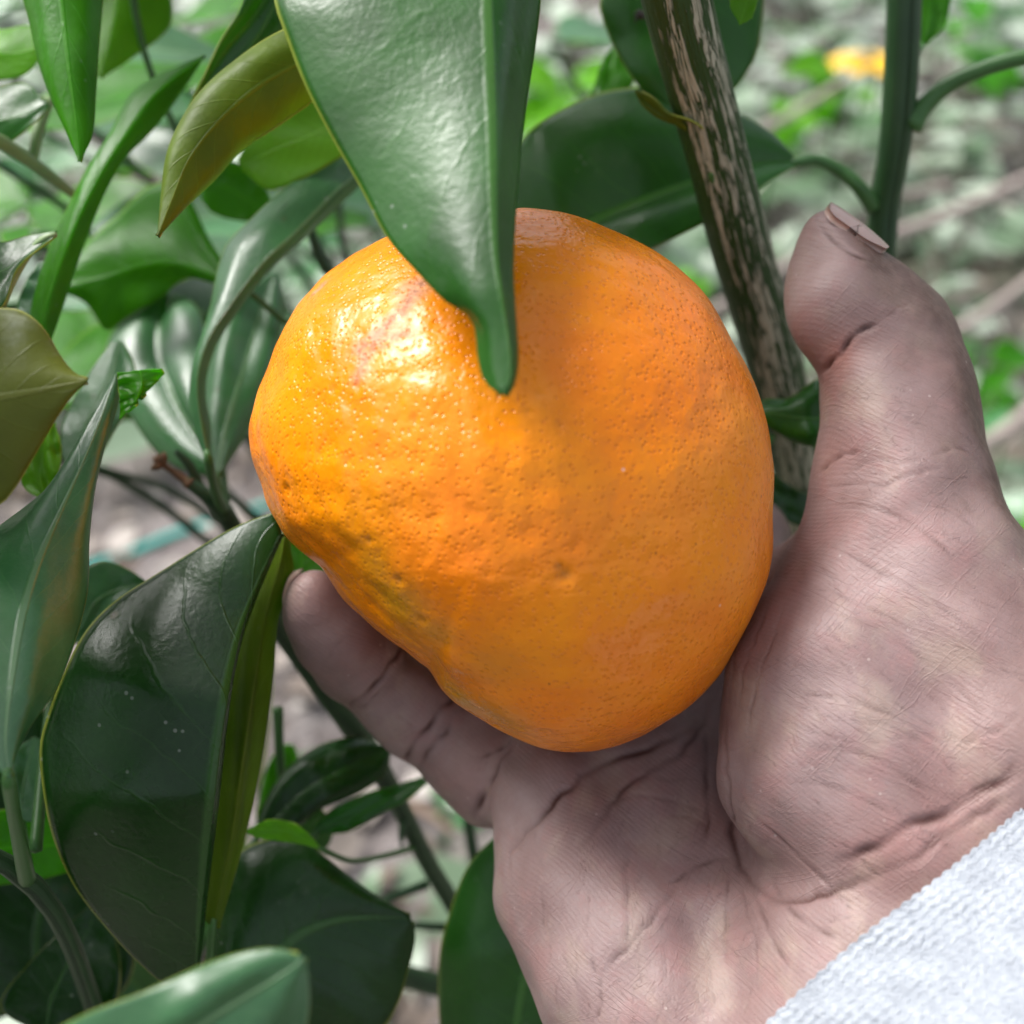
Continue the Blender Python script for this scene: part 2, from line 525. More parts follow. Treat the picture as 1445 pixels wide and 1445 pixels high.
def build_ground():
    xs = np.concatenate([np.linspace(-60, -4, 14), np.linspace(-3.6, 3.6, 120), np.linspace(4, 60, 14)])
    ys = np.concatenate([np.linspace(-60, -1.5, 14), np.linspace(-1.2, 6, 120), np.linspace(6.5, 80, 16)])
    X, Y = np.meshgrid(xs, ys, indexing='ij')
    Z = np.zeros_like(X)
    for k in range(26):
        f = 1.5 + k * 1.1; th = nrng.uniform(0, 6.28)
        Z += 0.022 / (1 + 0.25 * k) * np.sin(f * (X * math.cos(th) + Y * math.sin(th)) + nrng.uniform(0, 6.28)) * np.exp(-((X / 9) ** 2 + ((Y - 2) / 9) ** 2))
    Z -= 0.02
    V = np.stack([X, Y, Z], 2).reshape(-1, 3)
    ny = len(ys)
    F = [(i * ny + j, (i + 1) * ny + j, (i + 1) * ny + j + 1, i * ny + j + 1) for i in range(len(xs) - 1) for j in range(ny - 1)]
    g = new_obj('ground', V, F, ground_mat())
    g['kind'] = 'structure'; g['label'] = 'grey brown bare soil under the citrus tree'; g['category'] = 'ground'
    return g


GROUND = build_ground()
def height_at(x, y):
    hit = GROUND.ray_cast(Vector((x, y, 3)), Vector((0, 0, -1)))
    return hit[1].z if hit[0] else 0.0
bpy.context.view_layer.update()

# ------------------------------------------------------------------ the citrus tree
MAIN = [(880, -520, 13.0), (905, -300, 14.6), (930, -130, 16.0), (955, 0, 17.0), (1002, 180, 18.6), (1046, 350, 20.1), (1090, 500, 21.6), (1122, 640, 23.0), (1150, 770, 24.6)]
mp = [pw(*p) for p in MAIN]
low = mp[-1]
foot = np.array([low[0] + 0.01, low[1] + 0.03, height_at(low[0] + 0.01, low[1] + 0.03) - 0.01])
TREE = empty('citrus_tree', (foot[0], foot[1], foot[2] + 0.01), 'young citrus tree with striped bark stem and glossy green leaves', 'tree')
tp = mp + [low * 0.6 + foot * 0.4 + np.array([.004, .004, 0]), low * 0.25 + foot * 0.75, foot]
tube('trunk', tp[::-1], [0.0078, 0.0066, 0.0060, 0.0056, 0.0055, 0.0055, 0.0054, 0.0054, 0.0054, 0.0053, 0.0050, 0.0046][:len(tp)], MAT['bark'], TREE, seg=28, n=120, wob=0.03)
trunk_at = lambda f: low * (1 - f) + foot * f
# smooth green side stem on the right
gs = [pw(1290, -320, 19.0), pw(1282, -120, 19.6), pw(1276, 0, 20.2), pw(1271, 110, 20.8), pw(1262, 210, 21.4), pw(1248, 290, 22.0), pw(1242, 360, 22.4), pw(1225, 520, 23.6), pw(1190, 740, 25.2), trunk_at(0.13)]
tube('branch', gs, [0.0026, 0.0028, 0.00305, 0.0032, 0.0031, 0.0030, 0.0030, 0.0032, 0.0036, 0.0042], MAT['stem'], TREE, seg=20, n=80, wob=0.02)
# dark thin stem on the left
ls = [pw(335, 790, 18.6), pw(392, 885, 20.0), pw(440, 950, 20.9), pw(505, 1035, 22.0), pw(560, 1130, 23.2), pw(600, 1210, 24.4), pw(645, 1285, 25.6), pw(720, 1400, 27.5), pw(850, 1540, 31), trunk_at(0.5)]
tube('branch', ls, [0.0014, 0.0017, 0.0020, 0.0025, 0.0021, 0.0021, 0.0022, 0.0024, 0.0027, 0.003], MAT['stem'], TREE, seg=14, n=80, wob=0.05)
# twig that carries the pale leaves and the dead tip
tube('twig', [pw(300, 705, 20.2), pw(318, 725, 20.4), pw(350, 790, 21.0), pw(400, 880, 21.4), pw(470, 985, 21.6)], [0.0013, 0.0018, 0.0017, 0.0017, 0.0018], MAT['stem'], TREE, seg=10, n=30)
tube('twig', [pw(318, 726, 20.3), pw(296, 703, 20.0), pw(262, 678, 19.8)], [0.0018, 0.0014, 0.0011], MAT['stem'], TREE, seg=10, n=16)
dt = tube('dead_twig', [pw(268, 683, 19.8), pw(252, 671, 19.75), pw(236, 660, 19.7), pw(226, 652, 19.65)], [0.0011, 0.0007, 0.0007, 0.0010], MAT['dead'], TREE, seg=8, n=16, wob=0.25)
for a_, b_ in (((228, 654), (213, 662)), ((228, 654), (216, 646)), ((229, 652), (232, 638)), ((224, 654), (224, 641))):
    tube('bud_scale', [pw(*a_, 19.65), pw((a_[0] + b_[0]) / 2, (a_[1] + b_[1]) / 2, 19.55), pw(*b_, 19.6)], [0.0006, 0.0008, 0.0002], MAT['dead'], dt, seg=6, n=8)
tube('twig', [pw(302, 712, 20.2), pw(282, 685, 20.1), pw(266, 655, 20.0), pw(249, 637, 19.9)], [0.0012, 0.0009, 0.0009, 0.0006], MAT['stem'], TREE, seg=8, n=16)
# left low stem
tube('branch', [pw(-420, 1050, 14.6), pw(-200, 1140, 15.2), pw(-40, 1195, 16.0), pw(40, 1242, 16.6), pw(90, 1310, 17.4), pw(125, 1400, 18.6), pw(170, 1520, 20.5), pw(420, 1700, 27), trunk_at(0.6)],
     [0.0013, 0.0014, 0.0014, 0.0016, 0.0015, 0.0016, 0.0018, 0.0024, 0.0030], MAT['stem'], TREE, seg=12, n=70)
# left outer stem and the stem over the top of the picture
tube('branch', [pw(-260, 1120, 15.0), pw(-300, 850, 14.2), pw(-260, 600, 14.0), pw(-200, 300, 15.2), pw(-160, 0, 17.0)], [0.0019, 0.0018, 0.0017, 0.0016, 0.0012], MAT['stem'], TREE, seg=12, n=50)
tube('branch', [pw(895, -380, 14.0), pw(790, -470, 15.6), pw(660, -505, 16.9), pw(420, -420, 17.2), pw(200, -300, 18.0), pw(0, -260, 19), pw(-150, -240, 20)], [0.003, 0.0027, 0.0025, 0.0023, 0.002, 0.0017, 0.0012], MAT['stem'], TREE, seg=12, n=50)
tube('twig', [pw(438, 318, 22.5), pw(446, 350, 22.6), pw(458, 376, 22.7), pw(480, 400, 22.8), pw(560, 560, 24), pw(640, 900, 26), pw(660, 1150, 27), pw(690, 1330, 27.4)], [0.0010, 0.0011, 0.0012, 0.0012, 0.0013, 0.0014, 0.0015, 0.0017], MAT['stem'], TREE, seg=8, n=60)

LF = loft_leaf
# --- hanging leaf in front of the fruit
LF('leaf', [(690, -470), (560, -380), (440, -250), (392, -120), (388, 0), (404, 50), (432, 122), (470, 196), (510, 266), (548, 338), (592, 388), (630, 428), (655, 443), (668, 462), (672, 500), (681, 535), (694, 549), (706, 555)],
   [(692, -470), (688, -300), (690, -150), (692, 0), (695, 100), (698, 200), (699, 300), (702, 370), (712, 440), (719, 490), (720, 530), (712, 556)],
   [(694, -470), (730, -350), (756, -200), (764, -50), (760, 0), (752, 70), (741, 150), (733, 250), (728, 350), (730, 430), (735, 480), (734, 520), (727, 545), (716, 557)],
   [16.5, 14.6, 13.8, 13.2, 12.8, 12.4, 12.0, 11.8], 'dark', dl=0.7, dr=1.0, bl=0.16, br=0.05, petiole=[(690, -500, 16.9)], n=70, half=16)
# --- olive leaf, underside seen, upper left
LF('leaf', [(470, 20), (430, 30), (395, 42), (345, 72), (290, 120), (258, 167), (237, 215), (228, 270), (222, 331)],
   [(475, 70), (420, 90), (360, 125), (310, 170), (270, 220), (245, 275), (223, 332)],
   [(480, 110), (438, 146), (400, 172), (342, 210), (300, 258), (258, 298), (225, 333)],
   [17.2, 16.6, 16.2, 16.0], 'olive', 'mid', dl=0.25, dr=0.7, bl=0.12, br=0.12, petiole=[(560, -60, 16.5), (640, -500, 16.9)])
# --- dark leaf behind it
LF('leaf', [(430, -200), (370, -90), (338, 10), (312, 55), (294, 95), (274, 140), (262, 168)],
   [(440, -200), (415, -80), (385, 10), (350, 70), (315, 115), (285, 145), (262, 169)],
   [(450, -200), (470, -80), (455, 40), (420, 90), (360, 120), (310, 150), (263, 170)],
   [18.0, 18.6, 18.8], 'dark', dl=-0.3, dr=0.5, petiole=[(428, -330, 16.8), (420, -415, 17.2)])
# --- small hanging leaf, top left, and its neighbours
LF('leaf', [(60, -260), (20, -150), (22, -40), (38, 30), (52, 90), (72, 142), (95, 190), (110, 226)],
   [(75, -260), (75, -150), (82, -50), (90, 30), (98, 100), (106, 160), (110, 200), (112, 226)],
   [(90, -260), (140, -150), (150, -50), (146, 0), (140, 70), (136, 130), (131, 190), (114, 227)],
   [18.2, 17.4, 17.0, 16.8], 'mid', dl=0.3, dr=0.5, bl=.1, br=.1, petiole=[(80, -285, 18.0)])
LF('leaf', [(150, -160), (105, -80), (100, 0), (120, 80), (140, 108)],
   [(170, -160), (165, -80), (165, 0), (155, 60), (142, 108)],
   [(190, -160), (240, -80), (243, 0), (240, 35), (180, 85), (144, 109)],
   [22.5, 22.0, 21.6], 'bright', dl=0.2, dr=0.3, petiole=[(170, -270, 20.5)])
LF('leaf', [(-120, 30), (-60, 25), (0, 40), (40, 35), (62, 50)],
   [(-120, 45), (-60, 55), (0, 75), (40, 72), (64, 55)],
   [(-120, 60), (-60, 100), (0, 112), (40, 100), (66, 60)],
   [20.5, 20.2, 20.0], 'bright', 'bright', dl=.2, petiole=[(-165, 30, 19.5)])
LF('leaf', [(-100, 170), (-50, 135), (0, 122), (35, 118), (62, 140)],
   [(-100, 190), (-50, 185), (0, 170), (35, 160), (66, 145)],
   [(-100, 210), (-50, 225), (5, 205), (40, 180), (70, 152)],
   [19.6, 19.2, 19.2], 'dark', 'mid', dl=.3, petiole=[(-180, 200, 16.5)])
# --- pale thin stalks at the far left
tube('twig', [pw(-180, 110, 16.6), pw(0, 200, 19.0), pw(60, 240, 19.8), pw(105, 275, 20.4)], [0.0012, 0.0013, 0.0012, 0.0009], MAT['petiole_pale'], TREE, seg=8, n=20)
tube('twig', [pw(70, 140, 20.2), pw(56, 175, 20.0), pw(46, 225, 19.8)], [0.0009, 0.0011, 0.0010], MAT['petiole_pale'], TREE, seg=8, n=14)
# --- long narrow leaf
LF('leaf', [(46, 500), (40, 462), (50, 410), (74, 340), (95, 290), (120, 232), (150, 190), (166, 158), (182, 130), (226, 104), (262, 88), (288, 78)],
   [(55, 500), (56, 462), (72, 405), (98, 335), (120, 285), (146, 236), (176, 190), (200, 155), (220, 132), (248, 108), (272, 92), (288, 79)],
   [(64, 500), (76, 470), (98, 400), (124, 325), (145, 272), (175, 222), (212, 186), (240, 152), (260, 125), (274, 104), (282, 90), (289, 80)],
   [18.2, 18.6, 19.2, 19.8], 'mid', dl=.45, dr=.5, bl=.08, br=.08, petiole=[(48, 560, 17.8), (20, 640, 17.0), (-120, 800, 15.4), (-290, 850, 14.3)], prad=.001)
# --- leaf at the left edge with a pale curled margin
LF('leaf', [(-160, 350), (-80, 330), (0, 342), (40, 332), (78, 326)],
   [(-160, 385), (-80, 385), (-10, 385), (30, 362), (79, 329)],
   [(-160, 420), (-80, 470), (0, 435), (25, 378), (80, 332)],
   [16.0, 16.6, 17.0], 'dark', 'mid', dl=.3, dr=-.2, petiole=[(-220, 330, 15.2)])
tube('twig', [pw(4, 432, 16.8), pw(20, 392, 16.9), pw(45, 352, 17.0), pw(66, 336, 17.0), pw(79, 331, 17.0)], [0.0005, 0.0006, 0.0006, 0.0006, 0.0004], MAT['petiole_pale'], TREE, seg=8, n=20)  # thin pale tube forms the leaf's curled margin, no real twig
LF('leaf', [(20, 480), (24, 440), (36, 400), (55, 370)], [(35, 480), (40, 445), (52, 410), (64, 368)], [(50, 480), (60, 445), (70, 410), (72, 366)],
   [18.6, 18.8, 19.0], 'shine', petiole=[(30, 530, 18.4), (-40, 720, 16.0)])
# --- broad dark leaf behind
LF('leaf', [(340, 402), (300, 345), (255, 262), (215, 262), (170, 300), (130, 335), (100, 372), (80, 405)],
   [(342, 404), (295, 385), (250, 372), (200, 375), (150, 390), (110, 400), (82, 407)],
   [(344, 408), (300, 400), (262, 392), (228, 418), (180, 448), (150, 466), (120, 428), (84, 410)],
   [21.6, 22.0, 22.4, 22.4], 'mid', dl=.4, dr=.3, petiole=[(430, 470, 22.5), (520, 480, 23.4)])
LF('leaf', [(290, 240), (310, 225), (345, 235), (372, 262), (392, 300)], [(285, 262), (310, 262), (340, 275), (365, 292), (392, 302)], [(283, 280), (300, 300), (330, 310), (362, 312), (390, 304)],
   [23.0, 23.2], 'mid', petiole=[(200, 60, 22), (170, -200, 20.6)])
LF('leaf', [(470, 120), (420, 150), (370, 165), (335, 225)], [(480, 170), (430, 195), (380, 215), (338, 232)], [(490, 215), (430, 250), (380, 268), (342, 240)],
   [20.0, 20.4], 'bright', petiole=[(540, 60, 18.5), (600, -490, 17)])
# --- long pale shiny leaf beside the fruit
LF('leaf', [(290, 648), (272, 600), (268, 555), (272, 515), (285, 470), (297, 425), (305, 380), (318, 343), (352, 308), (402, 263), (440, 236), (480, 206), (530, 175)],
   [(294, 648), (284, 600), (278, 555), (282, 515), (298, 472), (325, 432), (352, 395), (380, 362), (412, 333), (445, 300), (475, 270), (505, 243), (535, 180)],
   [(298, 648), (296, 600), (289, 560), (292, 522), (306, 482), (332, 442), (364, 400), (392, 372), (424, 343), (456, 312), (485, 283), (512, 256), (540, 190)],
   [18.6, 18.7, 18.9, 19.4, 20.2, 21.2], 'shine', dl=.35, dr=.5, bl=.1, br=.05, petiole=[(303, 690, 19.4), (318, 726, 20.4)], prad=.0013, half=12)
# --- broad pale leaf behind, between that one and the fruit
LF('leaf', [(302, 672), (284, 620), (284, 560), (300, 490), (330, 430), (362, 400), (384, 384)],
   [(306, 672), (318, 610), (336, 550), (352, 490), (368, 440), (380, 405), (388, 384)],
   [(312, 672), (350, 610), (378, 555), (394, 495), (402, 445), (400, 410), (392, 385)],
   [20.6, 21.6, 23.0], 'shine', dl=.3, dr=.4, bl=.2, br=.2, petiole=[(312, 700, 20.6), (318, 726, 20.4)])
LF('leaf', [(312, 668), (270, 668), (222, 640), (185, 590), (160, 545), (150, 490), (175, 450), (235, 412)],
   [(314, 660), (288, 630), (262, 590), (240, 545), (225, 500), (225, 455), (238, 412)],
   [(318, 655), (312, 610), (302, 560), (296, 510), (290, 470), (275, 430), (242, 412)],
   [21.2, 22.6, 24.4], 'shine', dl=.2, dr=-.2, bl=.2, br=.2, petiole=[(320, 726, 20.6)])
LF('leaf', [(118, 690), (90, 650), (85, 610), (100, 570), (130, 520), (160, 480)], [(122, 690), (118, 640), (122, 600), (140, 560), (160, 520), (168, 480)], [(126, 690), (140, 650), (160, 610), (180, 570), (190, 520), (174, 481)],
   [19.0, 19.6, 20.2], 'shine', petiole=[(110, 740, 18.4), (60, 900, 17.4), (-60, 1180, 16)])
LF('leaf', [(62, 706), (36, 690), (28, 660), (40, 630), (70, 596)], [(64, 706), (58, 680), (56, 655), (62, 630), (74, 596)], [(68, 706), (80, 680), (84, 655), (84, 625), (78, 597)],
   [17.8, 18.2], 'bright', petiole=[(70, 760, 17.8), (40, 900, 17)])
# --- olive leaf at the left edge, underside seen
LF('leaf', [(-280, 520), (-180, 455), (-80, 437), (0, 436), (32, 440), (60, 462), (86, 502), (104, 524), (121, 534)],
   [(-280, 560), (-180, 570), (-80, 572), (0, 562), (35, 556), (65, 550), (90, 544), (106, 540), (122, 537)],
   [(-280, 600), (-180, 680), (-80, 735), (0, 712), (22, 688), (46, 648), (76, 598), (105, 556), (122, 541)],
   [14.0, 13.4, 13.2, 13.4], 'olive_dark', 'mid', dl=.45, dr=.3, bl=.1, br=.1, petiole=[(-282, 565, 14.1)])
# --- long shiny leaf on the left
LF('leaf', [(8, 1096), (-60, 1040), (-110, 960), (-120, 870), (-60, 790), (0, 742), (60, 692), (98, 645), (125, 600), (150, 560), (163, 528)],
   [(12, 1096), (8, 1040), (18, 950), (32, 870), (52, 800), (80, 735), (108, 672), (130, 620), (146, 580), (156, 552), (165, 528)],
   [(16, 1094), (24, 1066), (46, 1022), (78, 976), (110, 890), (124, 830), (128, 760), (138, 680), (152, 618), (168, 562), (167, 530)],
   [12.8, 13.3, 14.0, 14.8, 15.8, 16.6], 'shine', dl=.1, dr=.5, bl=.12, br=.12, petiole=[(20, 1150, 14.2), (38, 1240, 16.5)], prad=.0014, half=14, n=56)
LF('leaf', [(168, 592), (170, 566), (166, 540), (165, 527)], [(180, 580), (195, 556), (200, 538), (196, 522)], [(190, 572), (212, 548), (232, 528), (228, 523)],
   [16.3, 16.5], 'mid', 'mid', dl=.05, dr=.2)
# --- big dark leaf, lower left
LF('leaf', [(272, 1378), (240, 1392), (198, 1362), (150, 1312), (102, 1250), (72, 1180), (58, 1110), (55, 1052), (68, 1005), (92, 945), (122, 890), (162, 850), (230, 806), (300, 762), (345, 738), (392, 722)],
   [(276, 1378), (279, 1330), (285, 1262), (294, 1180), (303, 1105), (311, 1042), (324, 962), (338, 900), (350, 862), (364, 828), (380, 790), (398, 752)],
   [(280, 1378), (286, 1330), (291, 1262), (300, 1180), (309, 1105), (317, 1042), (330, 962), (344, 900), (356, 864), (369, 830), (385, 792), (400, 756)],
   [17.4, 16.4, 15.6, 15.6, 16.4, 17.0], 'deep_shade', dl=.5, dr=.8, bl=.15, br=.05, petiole=[(240, 1420, 17.8), (170, 1450, 19), (145, 1450, 19.4)], prad=.0016, half=16, n=64)
LF('leaf', [(290, 1300), (300, 1180), (314, 1060), (330, 950), (352, 860), (384, 785), (398, 752)],
   [(300, 1310), (325, 1190), (345, 1060), (362, 950), (378, 860), (396, 790), (402, 752)],
   [(310, 1310), (345, 1190), (372, 1060), (388, 950), (395, 872), (415, 810), (408, 762)],
   [17.6, 17.2, 17.0, 17.2, 17.4], 'olive', 'mid', dl=.3, dr=.4, petiole=[(285, 1400, 18.2), (180, 1470, 19.6)])
# --- leaves under and beside it
LF('leaf', [(90, 905), (100, 850), (118, 805), (150, 792), (185, 806), (210, 822)], [(92, 910), (115, 880), (135, 850), (160, 835), (185, 828), (212, 824)], [(94, 915), (125, 895), (150, 872), (178, 850), (198, 838), (213, 826)],
   [19.0, 19.4], 'shine', petiole=[(70, 1000, 18.4), (50, 1200, 17.0)])
LF('leaf', [(10, 1160), (8, 1100), (20, 1060), (48, 1040)], [(30, 1160), (32, 1110), (40, 1075), (52, 1042)], [(60, 1160), (66, 1110), (68, 1075), (56, 1044)],
   [18.0, 18.4], 'shine', petiole=[(40, 1220, 17.4)])
LF('leaf', [(-90, 1170), (-40, 1150), (20, 1142), (70, 1140), (110, 1160), (130, 1200)], [(-90, 1200), (-30, 1200), (30, 1195), (80, 1195), (110, 1198), (134, 1204)], [(-90, 1230), (-40, 1250), (30, 1245), (80, 1235), (110, 1225), (134, 1208)],
   [18.6, 19.0], 'mid', 'bright', petiole=[(-180, 1150, 15.6)])
LF('leaf', [(60, 1460), (0, 1420), (40, 1360), (90, 1310), (135, 1270)], [(65, 1470), (70, 1420), (90, 1370), (120, 1320), (140, 1272)], [(70, 1480), (150, 1440), (170, 1390), (165, 1330), (144, 1276)],
   [19.0, 19.6], 'deep_shade', petiole=[(120, 1480, 19.6)])
LF('leaf', [(60, 1445), (-60, 1400), (-90, 1300), (-20, 1230), (60, 1215)], [(90, 1440), (60, 1390), (50, 1330), (60, 1270), (80, 1215)], [(120, 1435), (180, 1390), (190, 1310), (160, 1240), (100, 1215)],
   [21.0, 21.6], 'deep_shade', petiole=[(140, 1470, 20.4)])
# foreground blurred leaf at the bottom edge
LF('leaf', [(-60, 1660), (-20, 1540), (70, 1458), (130, 1425), (200, 1400), (290, 1360), (350, 1342), (392, 1338), (420, 1347)],
   [(0, 1700), (100, 1590), (180, 1520), (250, 1470), (310, 1430), (360, 1400), (400, 1375), (420, 1360), (428, 1352)],
   [(60, 1740), (200, 1680), (330, 1600), (400, 1520), (430, 1460), (437, 1420), (436, 1385), (434, 1366), (430, 1355)],
   [11.4, 10.9, 10.7, 10.8], 'shine', dl=.1, dr=.3, bl=.1, br=.1, petiole=[(-80, 1800, 12.0), (-260, 1500, 14), (-300, 1120, 15)])
# dark leaves low in the middle
LF('leaf', [(300, 1480), (285, 1400), (300, 1300), (330, 1210), (385, 1182), (430, 1186), (462, 1212), (520, 1256), (578, 1290)],
   [(330, 1500), (340, 1430), (370, 1370), (420, 1320), (470, 1300), (520, 1295), (555, 1295), (572, 1296), (580, 1298)],
   [(360, 1520), (430, 1500), (490, 1470), (540, 1450), (562, 1415), (576, 1370), (585, 1335), (586, 1315), (582, 1302)],
   [19.0, 19.2, 19.4], 'deep_shade', dl=.4, dr=.3, bl=.2, br=.15, petiole=[(260, 1540, 20), (170, 1530, 20.6)], half=12)
LF('leaf', [(452, 1196), (430, 1172), (400, 1158), (370, 1160), (346, 1172)], [(452, 1198), (430, 1182), (400, 1172), (370, 1170), (346, 1173)], [(452, 1200), (430, 1192), (400, 1188), (370, 1184), (346, 1175)],
   [19.2, 18.8], 'bright', 'bright', petiole=[(500, 1215, 20.6), (590, 1195, 24.2)], prad=.0008)
LF('leaf', [(360, 1172), (372, 1130), (400, 1088), (448, 1054), (500, 1040), (545, 1052)],
   [(366, 1176), (395, 1150), (430, 1118), (475, 1092), (515, 1072), (548, 1056)],
   [(372, 1178), (420, 1168), (455, 1142), (510, 1118), (545, 1090), (552, 1062)],
   [20.4, 20.8, 21.6], 'deep_shade', dl=.35, dr=.2, bl=.2, br=.2, petiole=[(300, 1300, 19.5), (220, 1500, 21)])
LF('leaf', [(440, 1168), (470, 1140), (510, 1122), (550, 1110), (596, 1096)], [(446, 1172), (480, 1158), (520, 1142), (560, 1122), (600, 1100)], [(452, 1178), (490, 1174), (530, 1152), (570, 1132), (604, 1104)],
   [21.2, 21.8], 'dark', 'mid', petiole=[(380, 1300, 20.5), (240, 1500, 21)])
LF('leaf', [(360, 1180), (366, 1120), (380, 1075), (400, 1050)], [(372, 1180), (386, 1130), (398, 1085), (408, 1050)], [(384, 1180), (412, 1140), (425, 1090), (416, 1052)],
   [23.0, 23.4], 'mid', petiole=[(370, 1300, 22.6), (300, 1520, 22.5)])
LF('leaf', [(408, 1160), (414, 1195), (440, 1205), (462, 1196)], [(420, 1140), (434, 1165), (450, 1180), (464, 1192)], [(440, 1130), (462, 1150), (470, 1172), (466, 1190)],
   [22.0, 22.4], 'dark', petiole=[(400, 1120, 21.6), (392, 1000, 21)])
# leaf behind the heel of the hand
LF('leaf', [(740, 1640), (650, 1560), (622, 1460), (620, 1350), (636, 1282), (660, 1222), (690, 1188), (720, 1165)],
   [(745, 1640), (725, 1540), (728, 1450), (742, 1370), (755, 1310), (756, 1250), (745, 1200), (724, 1165)],
   [(750, 1640), (830, 1560), (870, 1460), (860, 1370), (840, 1290), (800, 1220), (765, 1180), (728, 1166)],
   [21.0, 20.6, 20.4, 20.8], 'dark', dl=.35, dr=.35, bl=.2, br=.2, petiole=[(760, 1690, 22), (800, 1560, 29.5)], half=12)
# small side twigs on the thin stem
tube('twig', [pw(602, 1248, 24.9), pw(575, 1258, 24.6), pw(545, 1270, 24.3), pw(520, 1290, 24)], [0.0012, 0.0010, 0.0010, 0.0008], MAT['stem'], TREE, seg=8, n=14)
tube('twig', [pw(655, 1310, 25.9), pw(620, 1308, 25.4), pw(585, 1306, 25)], [0.0012, 0.0010, 0.0008], MAT['stem'], TREE, seg=8, n=12)
tube('thorn', [pw(572, 1150, 23.4), pw(567, 1175, 23.2), pw(566, 1196, 23.0)], [0.0012, 0.0008, 0.0002], MAT['stem'], TREE, seg=8, n=10)
tube('branch', [pw(520, 1365, 25), pw(600, 1385, 26.5), pw(720, 1420, 28), pw(860, 1545, 31)], [0.0024, 0.0028, 0.003, 0.003], MAT['stem'], TREE, seg=10, n=24)
LF('leaf', [(402, 800), (400, 770), (400, 735), (392, 700), (380, 690)], [(425, 810), (425, 780), (420, 745), (405, 712), (384, 690)], [(480, 810), (470, 790), (450, 760), (425, 725), (388, 691)],
   [19.6, 20.0], 'mid', petiole=[(430, 860, 20.4), (450, 960, 21.2)])
# --- big dark leaf behind the striped stem
LF('leaf', [(1126, 226), (1095, 192), (1062, 170), (1000, 140), (940, 124), (902, 122), (850, 130), (795, 153), (745, 188), (710, 240), (690, 300)],
   [(1128, 229), (1085, 230), (1040, 238), (985, 256), (935, 274), (885, 293), (840, 313), (800, 330), (750, 345), (710, 345), (690, 330)],
   [(1130, 232), (1088, 255), (1050, 282), (1008, 306), (960, 331), (906, 358), (860, 380), (800, 400), (750, 395), (710, 380), (690, 350)],
   [21.4, 20.8, 20.6, 20.8, 21.4], 'dark', dl=.35, dr=-.55, bl=.25, br=.12, petiole=[(1150, 226, 21.5), (1185, 240, 21.6), (1212, 264, 21.6), (1232, 292, 21.9)], prad=.0017, half=14)
LF('leaf', [(980, -160), (880, -100), (846, 0), (852, 34), (870, 74), (898, 118), (934, 160), (968, 178)],
   [(1000, -160), (975, -80), (960, 0), (958, 50), (960, 90), (964, 130), (968, 160), (972, 179)],
   [(1020, -160), (1075, -80), (1078, 0), (1070, 70), (1050, 110), (1020, 145), (990, 168), (976, 179)],
   [20.2, 20.6, 20.8], 'dark', dl=.35, dr=.3, bl=.15, br=.15, petiole=[(980, -240, 19), (930, -220, 15.6)], half=12)
LF('leaf', [(815, 165), (838, 120), (850, 85), (870, 62)], [(840, 160), (856, 125), (866, 95), (874, 62)], [(880, 150), (892, 120), (896, 98), (880, 64)], [22.4, 22.6], 'mid', petiole=[(830, 250, 23), (900, 500, 25)])
# yellowed curled leaf remnant on the stem
LF('leaf', [(1002, 250), (992, 225), (975, 195), (955, 180), (925, 168), (905, 148), (895, 128)],
   [(1004, 246), (1000, 215), (985, 190), (962, 175), (935, 160), (912, 142), (897, 127)],
   [(1006, 240), (1006, 205), (992, 180), (974, 168), (945, 160), (922, 140), (899, 126)],
   [18.7, 18.2, 18.4], 'olive', 'olive', dl=.15, dr=-.25, petiole=[(1008, 262, 18.9)], n=24, half=5)
LM['y'] = leaf_mat('leaf_yellowed', (0.30, 0.20, 0.03), (0.4, 0.3, 0.1), (0.45, 0.32, 0.03), .3, .5)
LF('leaf', [(1030, 8), (1036, -20), (1050, -60)], [(1044, 34), (1058, -10), (1065, -60)], [(1062, 24), (1072, -10), (1078, -60)], [17.4, 17.4], 'bright', petiole=None)
# leaf at the top of the green stem, petiole running out of the picture
LF('leaf', [(1290, 62), (1284, 20), (1282, -40), (1290, -120)], [(1300, 64), (1312, 20), (1318, -40), (1312, -120)], [(1310, 60), (1334, 34), (1344, -30), (1335, -120)], [21.6, 21.4], 'mid', petiole=[(1290, 80, 21.2)])
tube('petiole', [pw(1284, 178, 21.1), pw(1302, 152, 21.0), pw(1335, 122, 20.8), pw(1385, 98, 20.5), pw(1450, 80, 20.2), pw(1520, 75, 20)], [0.0026, 0.0019, 0.0016, 0.0015, 0.0015, 0.0017], MAT['petiole'], TREE, seg=10, n=30)
LF('leaf', [(1516, 70), (1600, -10), (1720, 0), (1850, 60)], [(1518, 75), (1620, 65), (1730, 65), (1852, 65)], [(1520, 80), (1610, 140), (1730, 135), (1854, 70)], [20, 19.6, 19.8], 'mid', dl=-.3, dr=-.3)
# small leaves between fruit and thumb
LF('leaf', [(1062, 572), (1085, 562), (1108, 560), (1132, 546), (1158, 532), (1200, 520)], [(1066, 580), (1095, 585), (1125, 590), (1155, 590), (1185, 580), (1210, 560)], [(1070, 590), (1085, 602), (1112, 618), (1145, 630), (1180, 632), (1215, 600)],
   [19.6, 19.3, 19.6], 'dark', dl=.2, dr=.2, bl=.1, br=.1, petiole=[(1050, 590, 20.4), (1090, 690, 22.8)])
LF('leaf', [(1060, 650), (1090, 668), (1125, 690), (1150, 700)], [(1060, 665), (1090, 690), (1125, 718), (1146, 735)], [(1060, 685), (1088, 712), (1110, 735), (1135, 745)], [21.4, 21.6], 'deep_shade', petiole=[(1100, 600, 22.6)])

